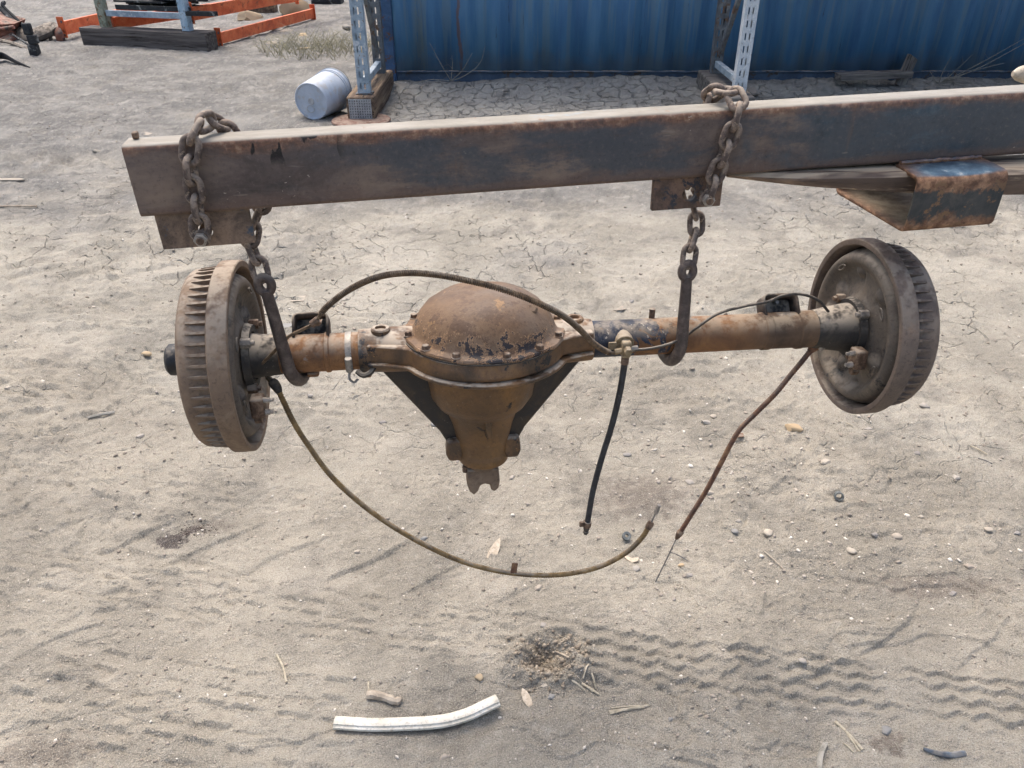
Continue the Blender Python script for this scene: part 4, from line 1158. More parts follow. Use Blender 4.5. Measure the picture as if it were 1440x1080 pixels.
pb.tube(pts, [.006, .016, .022, .026, .027], 12); o = pb.build('pipe', M['palebar'], None); o.location = q
tag(o, 'pale round ended pipe poking in at the right edge behind the beam', 'pipe')

# ================================================================== REAR AXLE
PL = Vector((-.4395, 1.143, .744)); PR = Vector((.6190, 1.274, .730))
OL = .370; SPAN = (PR - PL).length
AO = PL.lerp(PR, OL); XL = -SPAN * OL; XR = SPAN * (1 - OL)
AROT = Euler((R(-5), R(.75), math.atan2(PR.y - PL.y, PR.x - PL.x)), 'XYZ')
axle = empty('rear_axle', AO, AROT)
tag(axle, 'rusty vehicle rear axle with brake drums and domed differential hanging from two chains', 'axle')
AM = Matrix.Translation(AO) @ AROT.to_matrix().to_4x4(); AI = AM.inverted()
def A(px, py, Y): return AI @ W(px, py, Y)
def axY(X): return PL.y + (PR.y - PL.y) * (X - PL.x) / (PR.x - PL.x)

# tubes
b = MB(); b.lathe([(-.196, .0), (-.196, .0345), (-.200, .036), (-.212, .036), (-.215, .032), (-.262, .032), (-.264, .0345), (-.270, .0345), (-.272, .0325), (-.350, .0325), (-.352, .0)], 32, 'X')
b.build('axle_tube', M['tube_left'], axle)['label'] = 'short rust orange left axle tube'
b = MB(); b.lathe([(-.345, .034), (XL + .02, .036), (XL - .004, .040)], 32, 'X'); b.build('tube_sleeve', M['sleeve'], axle)
b = MB(); b.lathe([(.175, .0), (.175, .0335), (.19, .0325), (.50, .0325), (.502, .0345), (.514, .0345), (.516, .033), (.565, .033), (.567, .0355), (.575, .0355), (.578, .034), (.60, .034), (.602, .0)], 32, 'X')
b.build('axle_tube', M['tube_right'], axle)['label'] = 'long right axle tube with flaking dark blue paint over rust'
b = MB(); b.lathe([(.598, .0345), (.63, .040), (.665, .045), (.682, .047)], 32, 'X'); b.build('tube_sleeve', M['sleeve'], axle)

# brake drums: lathe with a ring of cooling fins
def drum(side, x0, mat):
    s_ = -1 if side == 'l' else 1
    prof = [(.055, .143), (.02, .146), (.001, .1495), (.0, .151), (.0, .1585), (.0015, .160), (.018, .1605), (.0295, .160), (.032, .157), (.033, .150), (.034, .1435), (.045, .1445), (.058, .1470), (.064, .1485), (.072, .1475), (.078, .143), (.082, .134), (.083, .12), (.083, .06), (.088, .052), (.088, .0)]
    b = MB(); b.lathe([(x0 + s_ * a, r) for a, r in prof], 96, 'X')
    d = b.build('brake_drum', mat, axle, angle=40)
    # one fin, copied round the drum
    a0, a1 = .0325, .0635
    fm = MB(); hw = .0026
    fm.add([(x0 + s_ * a0, -hw * 1.5, .137), (x0 + s_ * a0, hw * 1.5, .137), (x0 + s_ * a0, hw * .8, .1525), (x0 + s_ * a0, -hw * .8, .1525),
            (x0 + s_ * a1, -hw * 1.3, .136), (x0 + s_ * a1, hw * 1.3, .136), (x0 + s_ * a1, hw * .7, .1492), (x0 + s_ * a1, -hw * .7, .1492)],
           [(0, 1, 2, 3), (7, 6, 5, 4), (0, 4, 5, 1), (1, 5, 6, 2), (2, 6, 7, 3), (3, 7, 4, 0)])
    me = fm.mesh('cooling_fin', 30); me.materials.append(mat)
    for i in range(56):
        o = bpy.data.objects.new('cooling_fin', me); col.objects.link(o); o.parent = d
        o.rotation_euler = (2 * math.pi * i / 56, 0, 0)
    return d
drum('l', XL, M['drum'])['label'] = 'left brake drum, dusty brown, seen at its ribbed rim'
drum('r', XR, M['drum2'])['label'] = 'right brake drum, darker grey brown with oil spots'

# stamped backing plates as polar reliefs
def backing(side, x0):
    s_ = 1 if side == 'l' else -1      # towards the middle of the axle
    nr, na = 40, 120; vs = []; fs = []
    for i in range(nr + 1):
        r = .036 + (.1405 - .036) * i / nr
        for j in range(na):
            a = 2 * math.pi * j / na
            h = -.017 + .015 * math.exp(-((r - .124) / .012) ** 2) - .012 * max(0, (r - .132) / .0085)
            h += .008 * math.exp(-((r - .045) / .012) ** 2)
            h -= .006 * math.exp(-((r - .085) / .016) ** 2) * (1 if abs(math.sin(a * 1.5 + .4)) > .45 else .2)
            for (ba, br, bw, bh) in ((.5, .085, .020, .012), (2.2, .092, .018, .010), (3.7, .080, .022, .013), (5.0, .090, .016, .011), (1.35, .1, .012, .008), (4.4, .105, .010, -.008), (.0, .1, .011, .009)):
                dx = r * math.cos(a) - br * math.cos(ba); dy = r * math.sin(a) - br * math.sin(ba); q_ = (dx * dx + dy * dy) ** .5 / bw
                h += bh * (1 - q_ * q_) ** 1.5 if q_ < 1 else 0
            vs.append((x0 + s_ * h, r * math.cos(a), r * math.sin(a)))
    for i in range(nr):
        for j in range(na):
            k2 = (j + 1) % na
            fs.append((i * na + j, i * na + k2, (i + 1) * na + k2, (i + 1) * na + j))
    mb = MB().add(vs, fs)
    # dark drum cavity closes behind the plate
    p = mb.build('backing_plate', M['plate'], axle, angle=60)
    sl = p.modifiers.new('thick', 'SOLIDIFY'); sl.thickness = .003; sl.offset = -1
    # retainer ring and nuts round the tube
    mb = MB(); mb.lathe([(x0 - s_ * .004, .040), (x0 + s_ * .006, .041), (x0 + s_ * .007, .052), (x0 - s_ * .004, .056)], 32, 'X'); mb.build('retainer_ring', M['sleeve'], p)
    for kk in range(4):
        a = R(45 + 90 * kk); c_ = Vector((x0, .058 * math.cos(a), .058 * math.sin(a)))
        mb = MB(); mb.cyl(c_ + Vector((s_ * -.004, 0, 0)), c_ + Vector((s_ * .012, 0, 0)), .0085, n=6); mb.cyl(c_ + Vector((s_ * .012, 0, 0)), c_ + Vector((s_ * .018, 0, 0)), .0045, n=10)
        mb.build('retainer_nut', M['bolt'] if kk != 1 else M['brightbolt'], p, .0006)
    # inspection slots with raised lips
    for kk, (ba, br) in enumerate(((2.55, .106), (3.55, .108), (1.0, .112), (5.6, .110))):
        c_ = Vector((x0 + s_ * .002, br * math.cos(ba), br * math.sin(ba)))
        mb = MB(); mb.tube([c_ + Vector((0, .011 * math.cos(t) * -math.sin(ba) + .004 * math.sin(t) * math.cos(ba), .011 * math.cos(t) * math.cos(ba) + .004 * math.sin(t) * math.sin(ba))) for t in np.linspace(0, 6.283, 17)[:-1]], .0016, 6, closed=True)
        mb.build('slot_lip', M['plate'], p)
    return p
bl = backing('l', XL); br_ = backing('r', XR)
# wheel cylinder fittings
def fitting(plate, side, x0, y, z):
    s_ = 1 if side == 'l' else -1
    MB().box((min(x0, x0 + s_ * .022), y - .014, z - .018), (max(x0, x0 + s_ * .022), y + .014, z + .018)).build('wheel_cylinder_block', M['bolt'], plate, .004)
    mb = MB(); mb.cyl((x0 + s_ * .020, y - .004, z + .012), (x0 + s_ * .032, y - .004, z + .012), .0050, n=6); mb.cyl((x0 + s_ * .032, y - .004, z + .012), (x0 + s_ * .038, y - .004, z + .012), .003, n=10); mb.build('bleeder_screw', M['brightbolt'], plate, .0006)
    mb = MB(); mb.cyl((x0 + s_ * .020, y - .004, z - .010), (x0 + s_ * .030, y - .004, z - .010), .0055, n=6); mb.cyl((x0 + s_ * .030, y - .004, z - .010), (x0 + s_ * .035, y - .004, z - .010), .0035, n=10); mb.build('line_nut', M['brightbolt'], plate, .0006)
    MB().cyl((x0, y + .012, z - .03), (x0 + s_ * .012, y + .012, z - .03), .0085, n=6).build('fixing_bolt', M['bolt'], plate, .0008)
fitting(br_, 'r', XR - .004, -.070, -.030)
fitting(bl, 'l', XL + .004, -.072, -.058)
# dust cap outside the left drum
b = MB(); b.lathe([(XL - .082, .0285), (XL - .120, .0268), (XL - .130, .0262), (XL - .134, .022), (XL - .135, .0)], 28, 'X'); b.build('hub_cap', M['black_cap'], axle)
b = MB(); b.lathe([(XR + .082, .0285), (XR + .120, .0268), (XR + .134, .021), (XR + .135, .0)], 28, 'X'); b.build('hub_cap', M['black_cap'], axle)

# differential housing
FZ = .030
def plan(off=0.0, n=80):
    out = []
    for i in range(n):
        a = 2 * math.pi * i / n
        out.append(a)
    pts = []
    Rr = .140 + off
    def half(x):
        ax = abs(x)
        arm_ = .036 + off + max(0, (.205 - ax)) ** 1.5 * 1.05
        circ = math.sqrt(max(0, Rr * Rr - x * x)) if ax < Rr else 0
        return max(arm_, circ)
    xs_ = [-.200 + .385 * i / 60 for i in range(61)]
    top = [(x, half(x)) for x in xs_]; bot = [(x, -half(x)) for x in reversed(xs_)]
    return bot + top
hs = empty
mb = MB()
pl = plan(); pn = len(pl)
secs = []
for z, k_ in ((-.006, .975), (-.001, 1.0), (.014, .985), (.026, .965)):
    secs.append([(x, y * k_, z + .003 * math.sin(x * 9)) for x, y in pl])
mb.loft(secs)
housing = mb.build('differential_housing', M['housing'], axle, .003, angle=40)
mb = MB(); pl2 = plan(.007); mb.loft([[(x, y, z) for x, y in pl2] for z in (-.0135, -.0065)]); mb.build('lower_lip', M['housing'], housing, .002)
# round arms blending into the tubes
for sx, xa, xb in ((-1, -.214, -.06), (1, .188, .06)):
    secs = []
    for t in np.linspace(0, 1, 9):
        x = xa + (xb - xa) * t; ry = .0365 + .05 * t * t; rz = .0365 + .002 * math.sin(t * 6)
        secs.append([(x, ry * math.cos(a), rz * math.sin(a) + .0 * t) for a in np.linspace(0, 6.2832, 25)[:-1]])
    MB().loft(secs).build('casting_arm', M['housing'], housing, angle=50)
# bosses with through holes
for bx, by in ((-.176, -.004), (.158, .004)):
    mb = MB(); mb.lathe([(-.02, .0165), (.040, .0165), (.0425, .0145), (.0425, .0095), (.040, .0085), (-.018, .0085)], 24, 'Z', Matrix.Translation((bx, by, 0)), close=True); mb.build('boss', M['housing'], housing)
# bowl, neck
mb = MB(); mb.lathe([(-.008, .104), (-.020, .100), (-.060, .096), (-.090, .091), (-.108, .080), (-.122, .064), (-.150, .055), (-.185, .048), (-.205, .044), (-.210, .045), (-.214, .0465), (-.226, .0465), (-.230, .043), (-.230, .0)], 48, 'Z', Matrix.Translation((-.006, 0, 0)))
bowl = mb.build('pinion_bowl', M['bowl'], axle, angle=45)
wobble(bowl.data, .0016, 30, 3)
# side webs
for sg, x0 in ((-1, -.192), (1, .182)):
    out = [(x0, -.010), (x0 + sg * -.004, -.026), (sg * .078 - .006, -.165), (sg * .053 - .006, -.215), (sg * .03 - .006, -.215), (sg * .03 - .006, -.010)]
    if sg == -1: out = out[::-1]
    MB().prism(out, -.009, .009).build('web', M['web'], bowl, .004)
MB().prism([(-.004, -.150), (-.010, -.105), (.004, -.105), (.006, -.155)], -.066, -.046).build('cast_rib', M['bowl'], bowl, .003)
# nose ears
for sg in (-1, 1):
    cx = sg * .052 - .006
    out = [(cx - .014, -.178), (cx + .014, -.178), (cx + .017, -.208), (cx + .012, -.222), (cx - .012, -.222), (cx - .017, -.208)]
    MB().prism(out, -.022, .020).build('nose_ear', M['housing'], bowl, .005)
# yoke
mb = MB(); mb.lathe([(-.227, .031), (-.241, .031), (-.245, .029), (-.245, .0)], 28, 'Z', Matrix.Translation((-.008, 0, 0))); yk = mb.build('yoke', M['drum'], axle)
out = [(-.037, -.241), (.021, -.241), (.023, -.269), (.021, -.285), (.012, -.292), (.006, -.287), (.004, -.276), (-.006, -.273), (-.014, -.277), (-.018, -.289), (-.026, -.297), (-.034, -.289), (-.039, -.271)]
MB().prism(out, -.026, .004).build('yoke_jaw', M['drum'], yk, .003)
MB().cyl((-.040, -.012, -.239), (-.040, -.012, -.251), .006, n=8).build('flinger_tab', M['bolt'], yk)
# cover
mb = MB(); mb.lathe([(.0265, .0), (.0265, .1385), (.0295, .1395), (.0325, .1375), (.0335, .126), (.036, .1225), (.044, .1195), (.058, .113), (.074, .100), (.088, .080), (.097, .055), (.101, .028), (.102, .0)], 72, 'Z')
cover = mb.build('differential_cover', M['cover'], axle, angle=40)
for v in cover.data.vertices:
    r_ = math.hypot(v.co.x, v.co.y)
    if r_ > .130:
        a = math.atan2(v.co.y, v.co.x); k_ = 1 + .022 * max(0, math.cos(a * 10 + .3)) ** 2 - .008; v.co.x *= k_; v.co.y *= k_
wobble(cover.data, .0012, 22, 5)
mb = MB(); mb.lathe([(.0262, .0), (.0262, .139), (.0240, .139), (.0240, .0)], 72, 'Z'); mb.build('gasket', M['linedark'], cover)
for i in range(12):
    a = R(30 * i + 8 + 3 * math.sin(i * 2.2)); c_ = Vector((.1315 * math.cos(a), .1315 * math.sin(a), .032))
    mb = MB(); mb.lathe([(0, .0088), (.0018, .0088), (.002, .0068), (.0085, .0064), (.0095, .005)], 6, 'Z', Matrix.Translation(c_) @ Matrix.Rotation(a * 1.7, 4, 'Z')); mb.build('cover_bolt', M['bolt'], cover, .0006)
mb = MB(); mb.lathe([(0, .011), (.006, .010), (.008, .007), (.008, 0)], 6, 'Z', Matrix.Translation((.075, -.045, .078)) @ Matrix.Rotation(R(40), 4, 'X')); mb.build('fill_plug', M['cover'], cover, .001)

# spring perches, bump stud
def perch(x0, wd, hgt):
    piv = Matrix.Translation((0, .012, .026)) @ Matrix.Rotation(R(-38), 4, 'X')
    path = bend([(x0, -.006), (x0, hgt), (x0 + wd, hgt), (x0 + wd, -.006)], .009)
    m = len(path); mb = MB(); mb.add([piv @ Vector((p.x, y, p.y)) for y in (-.020, .012) for p in path], [(i, i + 1, m + i + 1, m + i) for i in range(m - 1)])
    o = mb.build('spring_perch', M['perch'], axle, angle=50); s2 = o.modifiers.new('thick', 'SOLIDIFY'); s2.thickness = .004; s2.offset = 0
    mb = MB().prism([(p.x, p.y) for p in path], .010, .013); mb.v = [tuple(piv @ Vector(v)) for v in mb.v]; mb.build('perch_web', M['sleeve'], o)
    MB().cyl(piv @ Vector((x0 + wd / 2, .010, hgt * .75)), piv @ Vector((x0 + wd / 2, -.004, hgt * .70)), .0035, n=8).build('centre_pin', M['wire'], o)
perch(-.320, .056, .034)
perch(.505, .062, .032)
MB().cyl((.300, .012, .030), (.300, .012, .048), .0055, n=10).build('vent_stud', M['bolt'], axle)
MB().box((-.305, -.015, -.040), (-.285, .01, -.031)).build('weld_lump', M['tube_left'], axle, .004)
MB().box((-.212, -.022, -.043), (-.196, .0, -.034)).build('weld_lump', M['tube_left'], axle, .004)
# hose clamp
cp = MB().lathe([(-.236, .0335), (-.226, .0335), (-.226, .0325), (-.236, .0325)], 40, 'X', close=True).build('hose_clamp', M['zinc'], axle)
mb = MB(); mb.cyl((-.231, -.038, .004), (-.231, -.033, -.022), .0062, n=12); mb.build('clamp_screw', M['zinc'], cp, .001)
MB().tube(spline([(-.231, -.034, -.022), (-.232, -.038, -.034), (-.225, -.040, -.040), (-.218, -.036, -.036)], 4), .003, 6, flat=.5).build('clamp_tail', M['zinc'], cp)
MB().tube(spline([(-.218, -.036, -.022), (-.208, -.044, -.026), (-.196, -.042, -.022), (-.190, -.034, -.016)], 4), .005, 8).build('wire_stub', M['linedark'], axle)

# tee fitting and lines
tp = A(880, 489, axY(.18) - .040)
def loc(px, py, Y): return A(px, py, Y)
tee = MB().box(tuple(tp + Vector((-.008, -.010, -.016))), tuple(tp + Vector((.008, .012, .014)))).build('brake_tee', M['brass'], axle, .003)
MB().cyl(tp + Vector((-.001, .006, .004)), tp + Vector((-.001, .030, .010)), .017, n=20).build('mounting_washer', M['brass'], tee, .001)
MB().cyl(tp + Vector((0, -.010, .002)), tp + Vector((0, -.020, -.001)), .0072, n=6).build('tee_bolt', M['brass'], tee, .0008)
MB().cyl(tp + Vector((.0, -.002, -.015)), tp + Vector((-.001, -.003, -.030)), .0068, n=12).build('hose_socket', M['bolt'], tee, .0008)
MB().cyl(tp + Vector((.007, -.002, -.002)), tp + Vector((.021, -.002, -.001)), .0052, n=6).build('line_nut', M['zinc'], tee, .0006)
MB().cyl(tp + Vector((-.007, -.002, -.004)), tp + Vector((-.020, -.002, -.006)), .0055, n=6).build('line_nut', M['brass'], tee, .0006)
MB().box(tuple(tp + Vector((-.030, .002, -.004))), tuple(tp + Vector((-.016, .006, .010)))).build('mounting_tab', M['brass'], tee, .001)
Yt = axY(.18) - .042
# black rubber hose hanging down
hp = spline([tp + Vector((-.001, -.003, -.028)), loc(877, 520, Yt), loc(871, 555, Yt), loc(860, 600, Yt + .002), loc(846, 645, Yt + .004), loc(834, 690, Yt + .004), loc(826, 735, Yt + .004)], 8)
hose = MB().tube(hp, .0058, 12).build('brake_hose', M['rubber'], axle); e0 = hp[-1]
hd = (hp[-1] - hp[-3]).normalized()
MB().cyl(e0 - hd * .004, e0 + hd * .010, .0085, n=12).build('hose_ferrule', M['bolt'], hose, .001)
mb = MB(); mb.cyl(e0 + hd * .010, e0 + hd * .018, .0065, n=6); mb.cyl(e0 + hd * .018, e0 + hd * .030, .0042, n=10); mb.cyl(e0 + hd * .022, e0 + hd * .026, .006, n=10); mb.build('hose_end', M['linedark'], hose, .0006)
MB().box(tuple(e0 + Vector((-.016, -.003, -.008))), tuple(e0 + Vector((-.006, .003, .003)))).build('hose_clip', M['bolt'], hose, .001)
# armoured line: plain pipe, then spring guard over the cover
Lp = [(352, 528, 1.118), (368, 512, 1.113), (385, 495, 1.110), (405, 474, 1.108), (428, 462, 1.106), (443, 453, 1.104), (458, 433, 1.100), (490, 408, 1.090), (530, 390, 1.075), (570, 384, 1.065), (610, 386, 1.058), (650, 393, 1.055), (700, 405, 1.054), (750, 423, 1.058), (790, 443, 1.075), (815, 463, 1.105), (835, 483, 1.135), (855, 495, Yt - .004), (868, 496, Yt)]
lp = spline([loc(*p) for p in Lp], 10)
li = MB().tube(lp, .0028, 8).build('brake_line', M['line'], axle); li['label'] = 'brown spring guarded brake line arching over the cover'
def resample(pts, step):
    out = [pts[0]]; acc = 0.0
    for a, b_ in zip(pts[:-1], pts[1:]):
        seg = (b_ - a).length; t = step - acc
        while t <= seg:
            out.append(a.lerp(b_, t / seg)); t += step
        acc = seg - (t - step)
    return out
cen = resample(lp[56:-8], .0034 / 8)
tn = None; hel = []; nrm = Vector((0, 0, 1))
for i in range(len(cen) - 1):
    t = (cen[i + 1] - cen[i]).normalized(); nrm = (nrm - t * nrm.dot(t)).normalized(); bn = t.cross(nrm)
    a = 2 * math.pi * i / 8
    hel.append(cen[i] + (nrm * math.cos(a) + bn * math.sin(a)) * .0040)
MB().tube(hel, .00145, 5).build('spring_guard', M['line'], li, angle=None)
c0 = loc(443, 453, 1.104); MB().cyl(c0 + Vector((-.006, 0, -.004)), c0 + Vector((.006, 0, .004)), .0065, n=10).build('line_clip', M['bolt'], li, .001)
MB().tube(spline([c0, c0 + Vector((.004, .02, -.012)), c0 + Vector((.004, .04, -.014))], 4), .004, 6, flat=.4).build('clip_strap', M['bolt'], li)
# thin right-hand line
Rp = [(892, 492, Yt), (915, 490, Yt - .002), (940, 484, Yt - .002), (960, 475, 1.196), (985, 457, 1.197), (1010, 441, 1.206), (1045, 431, 1.218), (1080, 424, 1.225), (1103, 415, 1.226), (1128, 414, 1.232), (1150, 422, 1.24), (1165, 438, 1.25)]
MB().tube(spline([loc(*p) for p in Rp], 8), .0026, 8).build('brake_line', M['linedark'], axle)['label'] = 'thin dark brake line along the right tube'

# parking brake cables
Lc = [(376, 530, 1.150), (388, 543, 1.138), (398, 563, 1.13), (412, 592, 1.125), (432, 624, 1.12), (468, 672, 1.11), (520, 718, 1.10), (580, 757, 1.09), (640, 786, 1.085), (690, 801, 1.082), (740, 808, 1.08), (790, 808, 1.08), (840, 798, 1.085), (878, 779, 1.09), (902, 757, 1.095), (915, 736, 1.10)]
cp_ = spline([loc(*p) for p in Lc], 8)
def ridged(pts, r, amp, mat, name):
    pts2 = resample(pts, .0022)
    rs = [r + (amp if i % 2 else -amp) for i in range(len(pts2))]
    return MB().tube(pts2, rs, 8).build(name, mat, axle, angle=80)
cab = ridged(cp_, .0048, .0004, M['cable'], 'parking_brake_cable'); cab['label'] = 'long looping left parking brake cable'
MB().tube(cp_[4:13], [.0075, .0085, .0090, .0088, .0085, .0080, .0074, .0066, .0054], 12).build('cable_boot', M['linedark'], cab)
e0 = cp_[-1]; d_ = (cp_[-1] - cp_[-2]).normalized()
MB().tube([e0 - d_ * .012, e0 - d_ * .004, e0, e0 + d_ * .004], [.0058, .0068, .0066, .005], 10).build('cable_ferrule', M['bolt'], cab)
e1 = loc(922, 722, 1.10); MB().tube([e0, e1], .0016, 6).build('inner_wire', M['wire'], cab)
e2 = loc(927, 710, 1.10); MB().cyl(e1, e2, .0045, .0035, 10).build('cable_nipple', M['brightbolt'], cab, .0006)
e0 = loc(722, 803, 1.078)
tab = MB().add([(-.006, 0, -.006), (.006, 0, -.006), (.009, .002, .016), (-.002, .002, .017), (-.006, .002, -.006), (.006, .002, -.006), (.009, .004, .016), (-.002, .004, .017)], [(0, 1, 2, 3), (7, 6, 5, 4), (0, 4, 5, 1), (1, 5, 6, 2), (2, 6, 7, 3), (3, 7, 4, 0)], Matrix.Translation(e0)).build('cable_tab', M['cable2'], cab)
Rc = [(1150, 482, 1.262), (1140, 493, 1.258), (1128, 508, 1.255), (1112, 527, 1.25), (1090, 554, 1.24), (1062, 582, 1.235), (1042, 602, 1.23), (1028, 624, 1.225), (1012, 655, 1.22), (992, 692, 1.215), (972, 724, 1.21), (957, 748, 1.208)]
cp2 = spline([loc(*p) for p in Rc], 8)
cab2 = ridged(cp2, .0050, .0004, M['cable2'], 'parking_brake_cable'); cab2['label'] = 'straighter right parking brake cable with a bare wire end'
MB().tube(cp2[:10], [.009, .010, .0105, .0105, .010, .0095, .0085, .0075, .0065, .0055], 12).build('cable_boot', M['cable2'], cab2)
MB().cyl(loc(1150, 487, 1.250), loc(1158, 484, 1.250), .010, n=12).build('cable_grommet', M['brightbolt'], cab2, .002)
e0 = cp2[-1]; d_ = (cp2[-1] - cp2[-2]).normalized()
MB().tube([e0 - d_ * .004, e0, e0 + d_ * .008, e0 + d_ * .016, e0 + d_ * .020], [.0055, .0075, .0066, .0045, .003], 10).build('cable_ferrule', M['bolt'], cab2)
MB().tube(spline([e0 + d_ * .018, loc(938, 785, 1.205), loc(922, 818, 1.20)], 6), .0014, 6).build('inner_wire', M['wire'], cab2)

# ================================================================== CHAINS AND HOOKS
WR = .0047; PITCHC = .0268
def link_mesh():
    pts = []; hl = PITCHC / 2 - .004 + WR; r = .0108
    s2 = PITCHC / 2 + WR - r
    for a in np.linspace(-90, 90, 9): pts.append((s2 + r * math.cos(R(a)), r * math.sin(R(a)), 0))
    for a in np.linspace(90, 270, 9): pts.append((-s2 + r * math.cos(R(a)), r * math.sin(R(a)), 0))
    me = MB().tube(pts, WR, 10, closed=True).mesh('chain_link', None); me.materials.append(M['chain'])
    return me
LINK = link_mesh()
def chain(name, path, label, face0, start=0):
    pts = resample(spline(path, 14), .001)
    root = empty(name, pts[0]); tag(root, label, 'chain', 'lifting chains')
    step = int(round(PITCHC / .001)); i = step // 2; kk = start; g = random.Random(len(label))
    ref = Vector(face0)
    while i + step // 2 < len(pts):
        t = (pts[i + step // 2] - pts[i - step // 2]).normalized()
        up = ref - t * ref.dot(t)
        if up.length < .2: up = Vector((0, 0, 1)) - t * t.z
        up.normalize(); side = up.cross(t)
        roll = g.uniform(-.18, .18)
        zz = (up if kk % 2 == 0 else side)
        zz = (Matrix.Rotation(roll, 3, t) @ zz).normalized(); yy = zz.cross(t)
        o = bpy.data.objects.new('chain_link', LINK); col.objects.link(o); o.parent = root
        m3 = Matrix((t, yy, zz)).transposed().to_4x4(); m3.translation = pts[i] - pts[0]
        o.matrix_local = m3
        last = pts[i] + t * (PITCHC / 2)
        i += step; kk += 1
    return root, last
def bl_(X, y, z): return BEAM @ Vector((X, y, z))
lx = .078
left_path = [bl_(lx - .001, -.014, -.128), bl_(lx + .003, -.013, -.095), bl_(lx + .005, -.012, -.06), bl_(lx + .008, -.012, -.025), bl_(lx + .017, -.006, .006), bl_(lx + .030, .022, .019), bl_(lx + .046, .054, .010), bl_(lx + .058, .066, -.020), bl_(lx + .070, .070, -.06), bl_(lx + .082, .068, -.10), W(352, 335, 1.118), W(363, 370, 1.108), W(371, 402, 1.100)]
ch1, e1 = chain('lifting_chain', left_path, 'left rusty lifting chain wrapped over the end of the beam down to the axle', (0, -1, 0), 0)
rx = .827
right_path = [bl_(rx + .002, -.014, -.126), bl_(rx + .010, -.013, -.095), bl_(rx + .020, -.012, -.06), bl_(rx + .029, -.012, -.025), bl_(rx + .036, -.004, .008), bl_(rx + .030, .022, .020), bl_(rx + .018, .054, .010), bl_(rx + .010, .066, -.025), bl_(rx + .002, .068, -.07), bl_(rx - .006, .058, -.12), W(979, 312, 1.232), W(972, 345, 1.215), W(967, 376, 1.201)]
ch2, e2 = chain('lifting_chain', right_path, 'right rusty lifting chain wrapped over the beam beside the rack post', (0, -1, 0), 1)
def hook(root, eye, bottom_front, cY, cZ, cX0, lean=0.0):
    """J hook: flat eye, straight shank in front of the tube, bend under it and up behind"""
    rr = .0445
    eye = Vector(eye); r0 = .0104
    pts = [eye + Vector((0, 0, -.009))]
    front = Vector((cX0, cY - rr, cZ + .012)); pts.append(eye.lerp(front, .35)); pts.append(eye.lerp(front, .7)); pts.append(front)
    base = root.location
    for a in np.linspace(10, 165, 12):
        aa = R(a); pts.append(Vector((cX0 + lean * math.sin(min(aa, R(90))) + .010 * a / 165 * (bottom_front), cY - rr * math.cos(aa), cZ - rr * math.sin(aa))))
    pts = [pts[0]] + pts[1:]
    sp = spline(pts, 3); n_ = len(sp)
    rs = [r0 * (.86 + .22 * math.sin(min(1, i / (n_ * .6)) * 2.6)) * (1 if i < n_ * .88 else 1 - .5 * (i - n_ * .88) / (n_ * .12)) for i in range(n_)]
    h = MB().tube([p - base for p in sp], rs, 14).build('hook', M['hook'], root, angle=60)
    ex = (eye - front).normalized(); sx = Vector((1, .15, 0)); sx = (sx - ex * sx.dot(ex)).normalized()
    ring = [eye - base + (sx * .0098 * math.cos(t) + ex * .0130 * math.sin(t)) for t in np.linspace(0, 6.283, 29)[:-1]]
    MB().tube(ring, .0072, 10, closed=True).build('hook_eye', M['hook'], h, angle=60)
xl = PL.x + .050; fl = (xl - PL.x) / (PR.x - PL.x)
hk = W(401, 500, axY(xl) - .0445)
hook(ch1, e1 + Vector((.003, -.002, -.011)), .0, axY(hk.x), PL.z + (PR.z - PL.z) * (hk.x - PL.x) / 1.061, hk.x, .010)
hk = W(960, 470, axY(.295) - .0445)
hook(ch2, e2 + Vector((0, -.002, -.011)), -2.8, axY(hk.x), PL.z + (PR.z - PL.z) * (hk.x - PL.x) / 1.061, hk.x)

# ================================================================== THINGS LYING ON THE DIRT
# white plastic pipe
M['whiteplastic'] = rusty('white_plastic', [(.3, 'c9c3b2'), (.5, 'd8d3c4'), (.75, 'e2dfd4')], 18, [('b3a58f', 26, .60, .80), ('8f8270', 60, .80, .90)], seed=95, bump=.12, rough=(.45, .7), dust=.25)
wp = [on_ground(472, 1021, .011), on_ground(520, 1024, .011), on_ground(570, 1023, .011), on_ground(620, 1020, .012), on_ground(655, 1012, .014), on_ground(680, 1002, .017), on_ground(700, 994, .020)]
zz_ = [.012 + hz(p.x, p.y) for p in wp]
sp = spline(wp, 8)
def grooved(pts, r):
    mb = MB(); n_ = 20; secs = []
    for i, p in enumerate(pts):
        t = (pts[min(i + 1, len(pts) - 1)] - pts[max(i - 1, 0)]).normalized(); up = Vector((0, 0, 1)); sd_ = t.cross(up).normalized(); up = sd_.cross(t)
        sec = []
        for k_ in range(n_):
            a = 2 * math.pi * k_ / n_; rr = r
            if k_ in (1, 19) : rr = r * 1.0
            if k_ in (2,): rr = r * .80
            if k_ == 18: rr = r * .86
            sec.append(p + sd_ * (math.cos(a) * rr * 1.12) + up * (math.sin(a) * rr * .82))
        secs.append(sec)
    mb.loft(secs); return mb
wpipe = empty('plastic_pipe', wp[0]); tag(wpipe, 'short bent white plastic conduit lying in the foreground dirt', 'pipe')
mb = grooved([p - wp[0] for p in sp], .0125); mb.build('conduit_body', M['whiteplastic'], wpipe, angle=50)
d_ = (sp[-1] - sp[-2]).normalized(); MB().cyl(sp[-1] - wp[0] + d_ * .0003, sp[-1] - wp[0] + d_ * .001, .0085, n=16).build('bore_shade', M['rackdark'], wpipe)  # dark disc on the solid end, painted as the shaded bore
